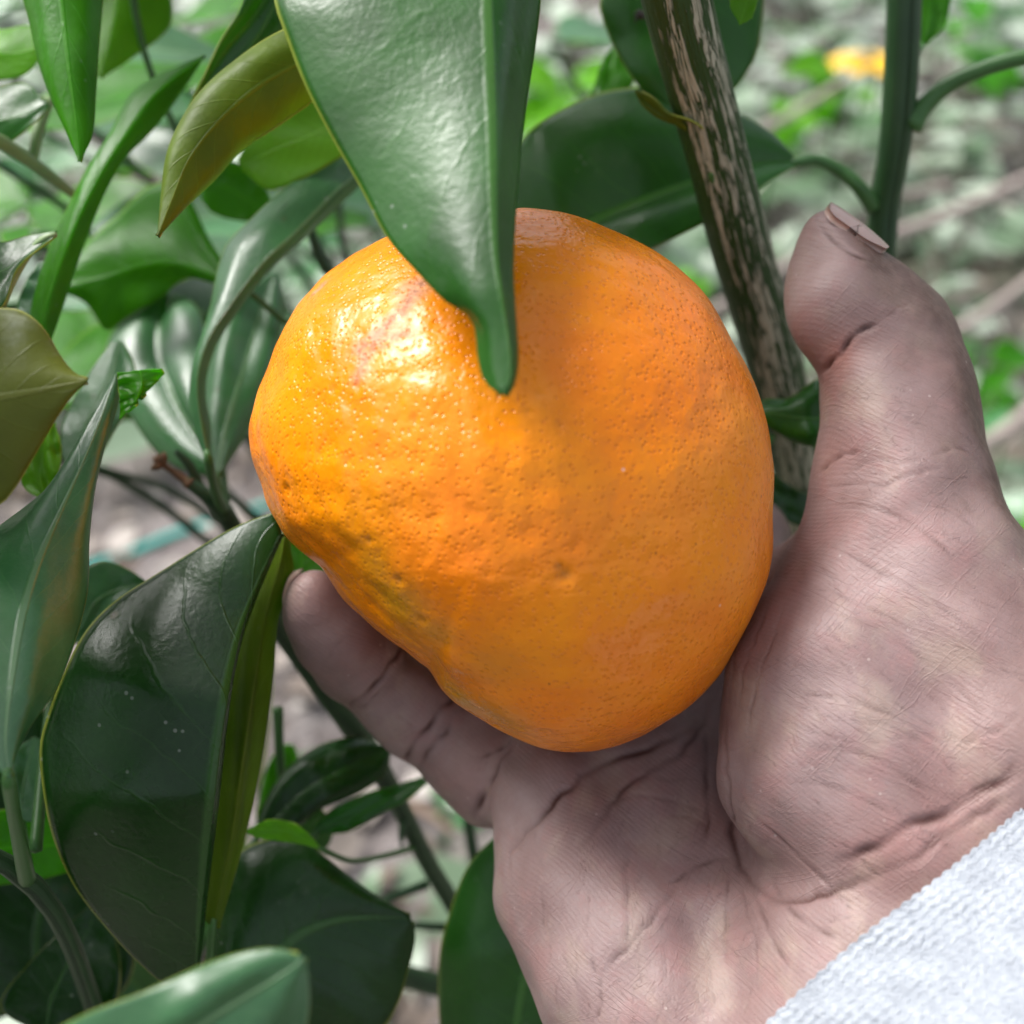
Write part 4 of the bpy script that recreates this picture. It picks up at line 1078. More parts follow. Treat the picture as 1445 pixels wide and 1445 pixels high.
# creases: (polyline in photograph pixels, width cm, depth cm, darkness)
CREASES = [
    # thumb
    ([(1158, 528), (1172, 512), (1196, 486), (1216, 468), (1236, 454)], .045, .07, .9),
    ([(1236, 454), (1262, 436), (1290, 424)], .035, .02, .4),
    ([(1180, 540), (1190, 530), (1205, 525)], .03, .015, .25),
    ([(1156, 668), (1170, 652), (1185, 642), (1212, 636)], .04, .05, .7),
    ([(1160, 690), (1200, 682), (1240, 684), (1290, 668), (1330, 660)], .04, .03, .45),
    ([(1195, 668), (1235, 650), (1275, 652), (1305, 642)], .035, .02, .35),
    ([(1180, 716), (1225, 716), (1275, 732), (1320, 762), (1360, 800)], .04, .03, .55),
    ([(1145, 765), (1190, 780), (1250, 812), (1300, 838), (1360, 880), (1430, 945)], .04, .025, .45),
    ([(1160, 822), (1205, 850), (1250, 868), (1300, 900)], .035, .02, .4),
    ([(1190, 870), (1250, 895), (1310, 935), (1360, 980), (1400, 1030)], .035, .02, .35),
    ([(1315, 640), (1350, 632), (1375, 640)], .035, .025, .5),
    ([(1290, 700), (1340, 720), (1385, 750)], .03, .015, .3),
    ([(1148, 302), (1160, 322), (1178, 340), (1200, 355), (1226, 366), (1248, 370)], .035, .04, .75),
    # ball of the thumb
    ([(1066, 826), (1046, 880), (1034, 940), (1028, 1000)], .03, .02, .3),
    ([(1092, 838), (1066, 900), (1048, 960), (1042, 1020)], .03, .022, .4),
    ([(1112, 846), (1086, 910), (1064, 980), (1054, 1050)], .03, .022, .4),
    ([(1108, 978), (1160, 982), (1210, 992), (1256, 1008), (1300, 1032), (1340, 1054)], .04, .025, .5),
    ([(1124, 1022), (1160, 1038), (1200, 1044)], .03, .018, .3),
    ([(1140, 1056), (1190, 1058), (1236, 1070), (1280, 1098), (1332, 1128)], .04, .025, .5),
    ([(1110, 1104), (1160, 1106), (1205, 1122), (1244, 1140), (1280, 1160)], .04, .025, .5),
    ([(1200, 1018), (1250, 1022), (1310, 1052), (1345, 1090), (1365, 1108)], .035, .02, .4),
    ([(1345, 1052), (1390, 1036), (1445, 1010)], .04, .025, .5),
    ([(1256, 985), (1290, 1010), (1330, 1030), (1360, 1050)], .035, .02, .4),
    ([(1255, 1046), (1275, 1042), (1310, 1048)], .03, .02, .3),
    ([(1043, 1122), (1064, 1152), (1096, 1180), (1130, 1212), (1172, 1250), (1210, 1285)], .04, .035, .6),
    ([(1024, 1010), (1024, 1080), (1030, 1150), (1040, 1205), (1060, 1245), (1092, 1268), (1112, 1272), (1150, 1264), (1200, 1250), (1240, 1236), (1275, 1222)], .06, .06, .9),
    ([(1180, 1218), (1215, 1206), (1250, 1190), (1285, 1164), (1335, 1148), (1390, 1116), (1445, 1082)], .075, .07, 1.0),
    ([(1185, 1190), (1208, 1206), (1225, 1225), (1245, 1235)], .04, .03, .5),
    ([(1225, 1232), (1270, 1224), (1320, 1190), (1380, 1150), (1445, 1115)], .05, .04, .7),
    ([(1290, 1165), (1320, 1182), (1345, 1200)], .035, .025, .5),
    ([(1330, 1130), (1370, 1118), (1410, 1090), (1445, 1066)], .05, .03, .6),
    ([(1255, 1128), (1280, 1160), (1300, 1165)], .035, .02, .4),
    ([(1088, 1238), (1100, 1262), (1122, 1290), (1155, 1312), (1192, 1326)], .045, .035, .65),
    ([(1172, 1252), (1190, 1272), (1210, 1290)], .035, .025, .5),
    ([(1062, 1250), (1078, 1300), (1098, 1340), (1128, 1378)], .045, .03, .6),
    ([(1152, 1300), (1180, 1298), (1215, 1290)], .03, .02, .35),
    # palm
    ([(716, 1230), (720, 1206), (735, 1186), (760, 1155), (786, 1128), (820, 1098), (850, 1078), (888, 1064), (930, 1052), (968, 1032), (1000, 1008)], .065, .075, .95),
    ([(820, 1200), (846, 1160), (880, 1116), (920, 1086), (956, 1064), (984, 1030), (1000, 1002), (1014, 970)], .06, .05, .75),
    ([(830, 1186), (850, 1150), (880, 1130), (905, 1120)], .035, .02, .4),
    ([(998, 1030), (996, 1080), (998, 1120), (1000, 1168), (994, 1200)], .045, .04, .7),
    ([(890, 1120), (930, 1126), (970, 1136), (996, 1150)], .035, .022, .4),
    ([(940, 1150), (970, 1152), (995, 1165), (1010, 1172)], .035, .022, .45),
    ([(1036, 1210), (1010, 1212), (985, 1222), (960, 1238), (930, 1250)], .05, .035, .55),
    ([(886, 1200), (884, 1260), (884, 1310), (882, 1345)], .04, .03, .5),
    ([(845, 1376), (868, 1355), (892, 1330), (916, 1300), (940, 1270), (960, 1244)], .045, .035, .6),
    ([(845, 1376), (848, 1400), (846, 1445)], .04, .03, .6),
    ([(832, 1352), (842, 1378)], .04, .03, .5),
    ([(1030, 1222), (1024, 1270), (1020, 1320), (1022, 1352)], .04, .03, .5),
    ([(1040, 1230), (1052, 1280), (1066, 1330), (1070, 1400)], .035, .022, .4),
    ([(765, 1250), (764, 1290), (770, 1320)], .035, .025, .45),
    ([(792, 1340), (808, 1380), (830, 1420)], .03, .02, .35),
    ([(1000, 1330), (1002, 1370), (1008, 1420)], .03, .018, .3),
    ([(940, 1330), (938, 1390), (945, 1440)], .03, .018, .3),
    ([(985, 1400), (995, 1440)], .03, .018, .3),
    ([(756, 1050), (800, 1062), (850, 1072)], .03, .015, .3),
    ([(908, 1084), (940, 1100), (975, 1098)], .03, .015, .3),
    # little finger
    ([(480, 1006), (494, 996), (512, 984), (534, 964), (552, 944), (574, 912), (584, 896)], .06, .075, 1.0),
    ([(502, 1004), (522, 988), (545, 966)], .03, .02, .35),
    ([(560, 1090), (578, 1066), (592, 1044), (606, 1024), (622, 1006), (644, 984), (656, 972)], .065, .08, 1.0),
    ([(574, 1106), (590, 1084), (604, 1064), (620, 1044), (644, 1020)], .055, .05, .8),
    ([(556, 1006), (575, 1020), (590, 1030)], .03, .012, .3),
    ([(676, 1080), (690, 1066), (706, 1056), (720, 1048)], .05, .04, .7),
    ([(664, 1160), (676, 1132), (690, 1108), (698, 1086), (712, 1064), (724, 1050)], .07, .08, 1.0),
    ([(605, 1072), (635, 1102), (665, 1124)], .025, .012, .25),
    ([(640, 1045), (660, 1064), (680, 1078)], .025, .01, .25),
]


_r = random.Random(21)
for _k in range(280):
    z = _r.random()
    if z < .45: cx, cy, an, ln_ = _r.uniform(1060, 1440), _r.uniform(800, 1200), _r.gauss(.5, .22), _r.uniform(30, 100)
    elif z < .7: cx, cy, an, ln_ = _r.uniform(740, 1080), _r.uniform(1120, 1440), _r.gauss(1.75, .4), _r.uniform(20, 80)
    elif z < .9: cx, cy, an, ln_ = _r.uniform(1180, 1370), _r.uniform(540, 780), _r.gauss(.25, .35), _r.uniform(20, 70)
    else: cx, cy, an, ln_ = _r.uniform(470, 700), _r.uniform(900, 1130), _r.gauss(-.9, .3), _r.uniform(20, 50)
    cv = _r.uniform(-.15, .15)
    CREASES.append(([(cx + math.cos(an) * ln_ * q - math.sin(an) * ln_ * cv * (1 - 4 * q * q), cy + math.sin(an) * ln_ * q + math.cos(an) * ln_ * cv * (1 - 4 * q * q)) for q in (-.5, -.2, .1, .3, .5)], .026, .009, _r.uniform(.12, .38)))


def skin_mat():
    t = NT('skin'); c = t.coord('Object')
    cr = t.attr('crease'); do = t.attr('dorsal'); red = t.attr('flush')
    big = t.noise(c, 60, 5, 0.6); fine = t.noise(c, 420, 4, 0.6)
    palm = t.mix(t.ramp(big, 0.3, 0.7), (0.235, 0.148, 0.140), (0.345, 0.245, 0.236))
    palm = t.mix(t.math('MULTIPLY', t.ramp(fine, 0.35, 0.7), 0.35), palm, (0.26, 0.165, 0.16))
    mot = t.noise(c, 130, 5, 0.65); mot2 = t.noise(t.mapping(c, (1.3, .8, 1.1)), 85, 4, 0.6)
    palm = t.mix(t.math('MULTIPLY', t.ramp(mot, 0.48, 0.66), 0.55), palm, (0.33, 0.185, 0.178))
    palm = t.mix(t.math('MULTIPLY', t.ramp(mot2, 0.50, 0.68), 0.5), palm, (0.39, 0.30, 0.245))
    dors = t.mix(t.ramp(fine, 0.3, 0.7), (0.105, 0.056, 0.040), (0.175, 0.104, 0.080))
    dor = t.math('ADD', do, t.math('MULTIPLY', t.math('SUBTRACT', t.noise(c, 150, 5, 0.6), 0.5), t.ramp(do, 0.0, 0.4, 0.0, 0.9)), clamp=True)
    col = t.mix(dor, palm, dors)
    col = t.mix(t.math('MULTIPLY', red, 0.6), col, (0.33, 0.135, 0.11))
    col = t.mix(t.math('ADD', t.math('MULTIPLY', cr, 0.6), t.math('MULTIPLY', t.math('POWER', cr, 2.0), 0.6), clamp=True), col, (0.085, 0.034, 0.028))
    # dry pale flecks, dark hair-thin lines
    flk = t.math('MULTIPLY', t.ramp(t.voro(c, 520), 0.15, 0.07), t.ramp(t.noise(c, 140, 3), 0.56, 0.66))
    col = t.mix(t.math('MULTIPLY', flk, 0.35), col, (0.62, 0.52, 0.48))
    uvp = t.coord('UV')
    lines = None
    for rz, sa, sb, off_ in ((0.50, 0.8, 6.5, 0.0), (-0.75, 0.7, 7.5, 3.0)):
        mp_ = t.n('Mapping'); t.set(mp_.inputs['Vector'], uvp); mp_.inputs['Rotation'].default_value = (0, 0, rz)
        v2 = t.mapping(mp_.outputs[0], (sa, sb, 1)); v2.node.inputs['Location'].default_value = (off_, off_ * 1.7, 0)
        nn = t.noise(v2, 1.0, 2, 0.5, 0.6)
        l_ = t.ramp(t.math('ABSOLUTE', t.math('SUBTRACT', nn, 0.5)), 0.022, 0.004)
        l_ = t.math('MULTIPLY', l_, t.ramp(t.noise(v2, 0.35, 2), 0.42, 0.60))
        lines = l_ if lines is None else t.math('MAXIMUM', lines, l_)
    col = t.mix(t.math('MULTIPLY', lines, 0.11), col, (0.16, 0.075, 0.065))
    wav = t.n('TexWave'); wav.wave_type = 'BANDS'; wav.bands_direction = 'DIAGONAL'
    t.set(wav.inputs['Vector'], c); wav.inputs['Scale'].default_value = 520; wav.inputs['Distortion'].default_value = 22
    wav.inputs['Detail'].default_value = 1; wav.inputs['Detail Scale'].default_value = 0.12
    ridg = wav.outputs['Fac']
    cells = t.voro(c, 1500, 'DISTANCE_TO_EDGE')
    h = t.math('ADD', t.math('MULTIPLY', ridg, 0.16), t.math('MULTIPLY', t.ramp(cells, 0.0, 0.15), 0.14))
    h = t.math('ADD', h, t.math('MULTIPLY', lines, -0.28))
    h = t.math('ADD', h, t.math('MULTIPLY', fine, 0.35))
    nb = t.bump(t.math('MULTIPLY', cr, -1.0), 0.0005, 0.6)
    nb = t.bump(h, 0.00014, 0.85, nb)
    rg = t.math('ADD', 0.40, t.math('MULTIPLY', t.noise(c, 900, 3), 0.22))
    b = t.bsdf(Base_Color=col, Roughness=rg, Normal=nb, Specular_IOR_Level=0.45, Subsurface_Weight=0.18, Subsurface_Scale=0.0016)
    b.inputs['Subsurface Radius'].default_value = (1.0, 0.4, 0.25)
    return t.finish(b.outputs[0])


def make_hand(parent):
    P, Q = mesh_field(FIELD.a)
    P = laplace(P, Q, 3)
    P, Q = subdivide(P, Q)
    P = laplace(P, Q, 4)
    # orientation: field grows outward
    N = vnormals(P, Q)
    e = 0.12
    if (sample_field(P[::9] + N[::9] * e) - sample_field(P[::9] - N[::9] * e)).mean() < 0:
        Q = Q[:, ::-1]; N = -N
    # soft flesh unevenness
    r2 = np.random.default_rng(3)
    und = np.zeros(len(P))
    for k in range(40):
        f = r2.normal(size=3); f /= np.linalg.norm(f); fr = r2.uniform(1.5, 7)
        und += r2.normal() * 0.020 / (1 + .5 * fr) * np.sin(fr * (P @ f) + r2.uniform(0, 6.28))
    P = P + N * und[:, None]
    V = c2w(P); Ql = Q.tolist()
    bvh = bvh_of(V, Ql)
    global HAND_BVH
    HAND_BVH = bvh
    kd = KDTree(len(V))
    for i, v in enumerate(V): kd.insert(v, i)
    kd.balance()
    crease = np.zeros(len(V)); depth = np.zeros(len(V))
    for line, w, dep, dark in CREASES:
        length = sum(math.hypot(a[0] - b[0], a[1] - b[1]) for a, b in zip(line[:-1], line[1:]))
        n = max(6, int(length / 2.5))
        L2 = catmull(np.array([(x, y, 0) for x, y in line], float), n)
        jit = np.interp(np.arange(n), np.arange(0, n + 5, 5), r2.normal(size=len(np.arange(0, n + 5, 5)))) * 1.6
        tt = np.linspace(0, 1, n); env = np.clip(np.minimum(tt, 1 - tt) * 6, 0, 1) ** .7 * (0.75 + 0.25 * np.sin(tt * 17 + r2.uniform(0, 6)))
        best = {}
        for (x, y, _), j, ev in zip(L2, jit, env):
            r = Vector(c2w(pc(x + j, y + j * .6, 10.0)) - CAMP).normalized()
            h = bvh.ray_cast(Vector(CAMP), r)
            if h[0] is None: continue
            for co, i, dist in kd.find_range(h[0], w * 0.01 * 2.6):
                val = math.exp(-(dist * 100 / w) ** 2) * ev
                if val > best.get(i, 0): best[i] = val
        for i, val in best.items():
            depth[i] = max(depth[i], val * dep)
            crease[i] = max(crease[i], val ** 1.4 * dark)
    P = P - N * depth[:, None]
    N = vnormals(P, Q)
    V = c2w(P)
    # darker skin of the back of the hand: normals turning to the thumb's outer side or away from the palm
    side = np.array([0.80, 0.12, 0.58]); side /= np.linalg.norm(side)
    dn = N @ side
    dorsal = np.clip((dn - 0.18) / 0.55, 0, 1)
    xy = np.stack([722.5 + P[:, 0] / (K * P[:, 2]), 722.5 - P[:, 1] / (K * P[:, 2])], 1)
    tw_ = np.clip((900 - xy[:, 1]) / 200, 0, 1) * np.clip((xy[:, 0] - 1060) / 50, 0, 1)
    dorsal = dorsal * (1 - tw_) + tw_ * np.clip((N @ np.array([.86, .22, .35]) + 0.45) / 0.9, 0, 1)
    fing = np.clip((700 - xy[:, 0]) / 60, 0, 1) * np.clip((xy[:, 1] - 760) / 40, 0, 1)  # whole little finger a step darker, palm side too
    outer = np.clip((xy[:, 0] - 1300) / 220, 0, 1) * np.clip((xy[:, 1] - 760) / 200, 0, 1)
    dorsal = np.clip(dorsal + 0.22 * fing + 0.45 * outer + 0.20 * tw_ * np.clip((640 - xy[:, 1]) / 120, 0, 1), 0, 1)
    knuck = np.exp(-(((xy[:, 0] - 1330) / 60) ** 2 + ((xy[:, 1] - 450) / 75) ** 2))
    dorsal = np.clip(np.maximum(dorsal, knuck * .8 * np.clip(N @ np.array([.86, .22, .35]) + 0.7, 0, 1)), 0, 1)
    flush = np.zeros(len(V))
    for px, py, r, a in ((1185, 500, .35, .9), (1165, 545, .4, .4), (1090, 840, .6, .5), (1060, 900, .5, .35), (1170, 650, .4, .5), (470, 850, .5, .5), (520, 900, .5, .5), (505, 870, .4, .4), (670, 1100, .5, .25), (1250, 1200, .6, .45), (1000, 1150, .5, .3), (1340, 1150, .6, .4)):
        flush = np.maximum(flush, a * blob_mask(V, px, py, 0, r, bvh))
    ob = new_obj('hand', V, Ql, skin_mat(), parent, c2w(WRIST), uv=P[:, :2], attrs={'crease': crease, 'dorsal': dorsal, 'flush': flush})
    return ob


PERSON = empty('person', c2w(WRIST), 'right hand with open palm and pale knit sleeve cupping the orange mandarin', 'person')
HAND = make_hand(PERSON)
HAND['label'] = 'open palm with creased skin, little finger and raised thumb'


def nail_mat():
    t = NT('nail'); c = t.coord()
    b = t.bsdf(Base_Color=t.mix(t.noise(c, 300, 3), (0.36, 0.235, 0.205), (0.44, 0.31, 0.27)), Roughness=0.33, Specular_IOR_Level=0.5, Subsurface_Weight=.15, Subsurface_Scale=0.001)
    return t.finish(b.outputs[0])


MAT['nail'] = nail_mat()


def nail(L, R, bul=0.05, n=20, m=12):
    """L, R: near and far edge of the nail plate as (px, py, depth)"""
    def on_skin(p):
        h = HAND_BVH.ray_cast(Vector(CAMP), Vector(pw(p[0], p[1], 10.0) - CAMP).normalized())
        return p if h[0] is None else (p[0], p[1], min(p[2], (BASIS @ (np.array(h[0]) - CAMP))[2] * 100 - 0.012))
    a = catmull(np.array([pc(*on_skin(p)) for p in L]), n); b = catmull(np.array([pc(*p) for p in R]), n)
    t = np.linspace(0, 1, m)[None, :, None]
    G = a[:, None] * (1 - t) + b[:, None] * t
    N = np.cross(np.gradient(G, axis=0), np.gradient(G, axis=1)); N /= np.linalg.norm(N, axis=2)[:, :, None] + 1e-9
    mid = pc(1225, 440, 17.1)
    s = np.sign(((G - mid) * N).sum(2).mean()) or 1
    G = G + s * N * (bul * np.sin(np.pi * np.linspace(0, 1, m)) ** .7)[None, :, None]
    top = c2w(G.reshape(-1, 3)); bot = c2w((G - s * N * 0.03).reshape(-1, 3))
    V = np.vstack([top, bot]); o = n * m; F = []
    for i in range(n - 1):
        for j in range(m - 1):
            f = (i * m + j, (i + 1) * m + j, (i + 1) * m + j + 1, i * m + j + 1)
            F.append(f); F.append(tuple(x + o for x in f[::-1]))
    ring = [i * m for i in range(n)] + [(n - 1) * m + j for j in range(1, m)] + [i * m + m - 1 for i in range(n - 2, -1, -1)] + list(range(m - 2, 0, -1))
    for k in range(len(ring)):
        a_, b_ = ring[k], ring[(k + 1) % len(ring)]
        F.append((a_, b_, b_ + o, a_ + o))
    return new_obj('fingernail', V, F, MAT['nail'], PERSON, top[0])


def plate_nail(tip, root, m, half_w, n=26, k=18):
    """a nail plate fitted as a smooth shallow dish to the skin between tip and root; m points out of the nail"""
    A, B = pc(*tip), pc(*root)
    t_ = A - B; L = np.linalg.norm(t_); t_ /= L
    m = np.asarray(m, float); m -= t_ * m.dot(t_); m /= np.linalg.norm(m)
    c_ = np.cross(t_, m); cen = (A + B) / 2
    U, H = [], []
    dm = Vector(m @ BASIS)
    for u in np.linspace(-L / 2, L / 2 * .8, 12):
        for v in np.linspace(-half_w, half_w, 11):
            h = HAND_BVH.ray_cast(Vector(c2w(cen + t_ * u + c_ * v + m * 2)), -dm)
            if h[0] is not None and h[3] < 0.026: U.append((1, u, v, u * u, v * v)); H.append(2 - h[3] * 100)
    co = np.linalg.lstsq(np.array(U), np.array(H), rcond=None)[0]
    co[3] = min(max(co[3], -0.12), -0.02); co[4] = min(max(co[4], -1.05), -0.6)
    co[0] += np.percentile(np.array(H) - np.array(U) @ co, 62)
    V = []
    for s_ in (0.08, -0.03):
        for i in range(n):
            u0 = -1 + 2 * i / (n - 1)
            w = half_w * (1 - 0.55 * max(0, -u0 - .35) ** 2 / .42 - 0.25 * max(0, u0 - .75) ** 2 / .06)
            for j in range(k):
                v = w * (-1 + 2 * j / (k - 1)); u = u0 * L / 2 - (0.10 * L * (v / half_w) ** 2 if u0 > 0 else -0.08 * L * (v / half_w) ** 2)
                hgt = co @ np.array([1, u, v, u * u, v * v])
                V.append(cen + t_ * u + c_ * v + m * (hgt + s_))
    V = c2w(np.array(V)); o = n * k; F = []
    for i in range(n - 1):
        for j in range(k - 1):
            f = (i * k + j, (i + 1) * k + j, (i + 1) * k + j + 1, i * k + j + 1)
            F.append(f); F.append(tuple(x + o for x in f[::-1]))
    ring = [i * k for i in range(n)] + [(n - 1) * k + j for j in range(1, k)] + [i * k + k - 1 for i in range(n - 2, -1, -1)] + list(range(k - 2, 0, -1))
    for q in range(len(ring)):
        a_, b_ = ring[q], ring[(q + 1) % len(ring)]
        F.append((a_, b_, b_ + o, a_ + o))
    return new_obj('fingernail', V, F, MAT['nail'], PERSON, V[0])


plate_nail((1160, 300, 17.05), (1236, 368, 16.95), (0.46, 0.52, -0.72), 0.40)
nail([(402, 846, 17.35), (405, 832, 17.25), (413, 818, 17.2), (424, 808, 17.2)],
     [(404, 868, 17.9), (398, 842, 17.9), (408, 812, 17.85), (428, 803, 17.8)], 0.04)

# ------------------------------------------------------------------ sleeve
def sleeve_mat():
    t = NT('waffle_knit'); uv = t.coord('UV'); c = t.coord()
    h = t.attr('knit')
    n1 = t.noise(c, 260, 4, 0.6); n2 = t.noise(c, 2600, 3, 0.6)
    col = t.mix(t.ramp(n1, 0.3, 0.7), (0.35, 0.375, 0.415), (0.45, 0.48, 0.525))
    col = t.mix(t.math('MULTIPLY', t.ramp(h, 0.25, -0.35), 0.25), col, (0.27, 0.30, 0.35))
    nb = t.bump(n2, 0.0004, 0.8)
    b = t.bsdf(Base_Color=col, Roughness=0.9, Normal=nb, Specular_IOR_Level=0.15, Sheen_Weight=0.3)
    return t.finish(b.outputs[0])


def build_sleeve():
    C0 = WRIST + WA * SLEEVE_S
    SEG, ROWS, LEN = 1260, 300, 18.0
    NR = 158
    a = np.linspace(0, 2 * np.pi, SEG, endpoint=False)[None, :]
    s = np.concatenate([np.linspace(-0.35, 0, 8)[:-1], (np.linspace(0, 1, ROWS) ** 1.6) * LEN])[:, None]
    inner = s < 0
    se = np.abs(s)
    rx, ry = 4.15, 2.6
    # cuff mouth slightly flared, soft folds along the sleeve
    base = 1.0 + 0.02 * np.exp(-se / 0.8) + 0.022 * np.sin(a * 3 + 1 + se * .25) + 0.02 * np.sin(se * 1.1 + 2 * np.sin(a)) * np.clip(se / 3, 0, 1)
    row = se / 0.105
    stag = (np.floor(row).astype(int) % 2) * np.pi
    wl = r3.uniform(0.6, 1.0, (s.shape[0], NR)).repeat(int(np.ceil(SEG / NR)), 1)[:, :SEG]
    knit = 0.55 * np.cos(a * NR + stag * 0.35 + 0.5 * np.sin(row * .9)) + 0.45 * np.cos(row * 2 * np.pi + 0.6 * np.sin(a * NR * .5))
    irr = sum(r3.normal() * np.sin(a * int(r3.integers(9, 40)) + row * r3.uniform(.3, 1.4) + r3.uniform(0, 6)) for _ in range(8)) * 0.2
    k = knit * (1 + irr)
    off = 0.010 * k + 0.016 * irr
    off = np.where(inner, -0.16 + off * .3, off)
    lip = np.exp(-(se / 0.09) ** 2)
    sc = 0.030 * (np.abs(np.cos(a * NR * .5)) - .6) * lip
    R = base + 0 * s
    X = (rx * R + off) * np.cos(a); Y = (ry * R + off) * np.sin(a)
    S = se - sc + 0.05 * np.sin(a * 2 + .6) + 0.02 * np.sin(a * 7)
    P = C0[None, None] + WW[None, None] * X[..., None] + WQ[None, None] * Y[..., None] + WA[None, None] * S[..., None]
    rows = P.shape[0]
    V = c2w(P.reshape(-1, 3))
    I = np.arange(rows * SEG).reshape(rows, SEG)
    J = np.roll(I, -1, 1)
    F = np.stack([I[:-1], J[:-1], J[1:], I[1:]], 2).reshape(-1, 4)
    return new_obj('sleeve', V, F, sleeve_mat(), PERSON, c2w(C0), attrs={'knit': np.broadcast_to(k, (rows, SEG)).ravel()})


r3 = np.random.default_rng(5)
SLEEVE_S = -0.3
SL = build_sleeve()
SL['label'] = 'pale grey white waffle knit sleeve cuff'

# ------------------------------------------------------------------ ground cover, litter, twigs behind
def cover_mat(name, a, b, trans=0.3, rough=0.4):
    t = NT(name); oi = t.attr('tone')
    n = t.noise(t.coord(), 40, 3)
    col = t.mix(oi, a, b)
    p = t.bsdf(Base_Color=t.mix(t.math('MULTIPLY', n, .4), col, tuple(x * .4 for x in a)), Roughness=rough, Specular_IOR_Level=0.5)
    tr = t.n('BsdfTranslucent'); t.set(tr.inputs['Color'], t.mix(oi, tuple(x * 2.2 for x in a), tuple(min(1, x * 1.8) for x in b)))
    ms = t.n('MixShader'); ms.inputs[0].default_value = trans
    t.t.links.new(p.outputs[0], ms.inputs[1]); t.t.links.new(tr.outputs[0], ms.inputs[2])
    return t.finish(ms.outputs[0])


def leaf_cloud(name, spots, mat, smin, smax, flatness=0.6, fold=0.25, wide=(.5, .9), rise=0.0):
    """spots: list of base points; each becomes a small folded leaf of 8 triangles"""
    prof = [(0, 0), (.22, .32), (.5, .44), (.8, .25), (1, 0)]
    V, F, T = [], [], []
    for b in spots:
        L = rnd.uniform(smin, smax); w = L * rnd.uniform(*wide)
        az = rnd.uniform(0, 6.283); el = rise + rnd.uniform(-.5, .6) * flatness
        D = np.array([math.cos(az) * math.cos(el), math.sin(az) * math.cos(el), math.sin(el)])
        N = np.array([rnd.uniform(-.5, .5), rnd.uniform(-.5, .5), 1.0]); N -= D * N.dot(D); N /= np.linalg.norm(N)
        B = np.cross(N, D); o = len(V); tone = rnd.random() * .5 if rnd.random() < (.62 if b[1] < 1.5 else .45) else rnd.uniform(.75, 1)  # far leaves more often pale: background brightness put into their colour
        cu = rnd.uniform(0, .35)
        for u, h in prof:
            c = np.asarray(b) + D * L * u - N * cu * L * u * u
            if 0 < u < 1:
                V += [c + B * w * h + N * w * h * fold, c, c - B * w * h + N * w * h * fold]; T += [tone] * 3
            else:
                V.append(c); T.append(tone)
        F += [(o, o + 2, o + 1), (o, o + 3, o + 2)]
        for k in range(2):
            q = o + 1 + 3 * k
            F += [(q, q + 1, q + 4, q + 3), (q + 1, q + 2, q + 5, q + 4)]
        q = o + 7; e = o + 10
        F += [(q, q + 1, e), (q + 1, q + 2, e)]
    return new_obj(name, V, F, mat, None, attrs={'tone': T})


def dens(x, y):
    """how densely weeds grow: thin under the tree, thick further off"""
    s = 0.5 + 0.5 * math.sin(x * 2.3 + 1.3 * math.sin(y * 1.7)) * math.sin(y * 2.9 + x)
    far = min(1, max(0, (y - 0.75) / 0.7))
    return (0.02 + 0.98 * far) * (0.35 + 0.65 * s) * (1.0 if x > -0.1 else 0.75)


TWINE = [ground_at(px, py, 0.02) for px, py in ((130, 752), (165, 744), (205, 734), (245, 720), (290, 708), (340, 694))]
spots = []
while len(spots) < 12000:
    y = 0.2 + 6.3 * rnd.random() ** 1.5; x = rnd.uniform(-1, 1) * (0.6 + 0.62 * y)
    if min(math.hypot(x - p[0], y - p[1]) for p in TWINE) < .14: continue
    if rnd.random() < dens(x, y):
        hz = height_at(x, y)
        k = rnd.randint(2, 6)
        hh = rnd.uniform(.01, .13) * (0.6 + 0.5 * min(y, 2))
        for _ in range(k):
            spots.append((x + rnd.gauss(0, .03), y + rnd.gauss(0, .03), hz + hh * rnd.uniform(.15, 1)))
gc = leaf_cloud('ground_cover', spots, cover_mat('weed_leaf', (0.045, 0.13, 0.035), (0.60, 0.69, 0.57), .35, .28), .03, .105)  # near-white end of the tone paints bright glints into the leaf colour
tag(gc, 'low leafy weeds covering the ground beyond the tree', 'weeds', kind='stuff')
spots = []
for _ in range(4200):
    y = 0.15 + 4.5 * rnd.random() ** 1.4; x = rnd.uniform(-1, 1) * (0.5 + 0.6 * y)
    spots.append((x, y, height_at(x, y) + rnd.uniform(.002, .012)))
lt = leaf_cloud('leaf_litter', spots, cover_mat('dry_leaf', (0.11, 0.075, 0.052), (0.42, 0.38, 0.345), .1, .5), .015, .05, .25)
tag(lt, 'dry brown and grey fallen leaves scattered on the soil', 'leaf litter', kind='stuff')
spots = []
for _ in range(3000):
    y = 0.9 + 4.5 * rnd.random() ** 1.3; x = rnd.uniform(-1, 1) * (0.5 + 0.6 * y)
    if min(math.hypot(x - p[0], y - p[1]) for p in TWINE) < .16: continue
    spots.append((x, y, height_at(x, y)))
gr_ = leaf_cloud('dry_grass', spots, bpy.data.materials['dry_leaf'], .08, .22, .8, .1, (.03, .07), .75)
tag(gr_, 'thin pale dry grass stalks standing among the weeds', 'grass', kind='stuff')
# far hedge of weeds so that the ground does not end bare
spots = []
for _ in range(2600):
    y = rnd.uniform(6.5, 11); x = rnd.uniform(-9, 9)
    spots.append((x, y, rnd.uniform(0, .5) * rnd.random() + height_at(x, y)))
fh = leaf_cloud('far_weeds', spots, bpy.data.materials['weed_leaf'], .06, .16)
tag(fh, 'taller weeds forming a green mass far behind the tree', 'weeds', kind='stuff')

MAT['twig_grey'] = simple_mat('dry_twig', (0.30, 0.25, 0.225), 0.8, 0.35, 120, 0.001)
MAT['twig_brown'] = simple_mat('brown_twig', (0.16, 0.11, 0.08), 0.85, 0.4, 120, 0.001)


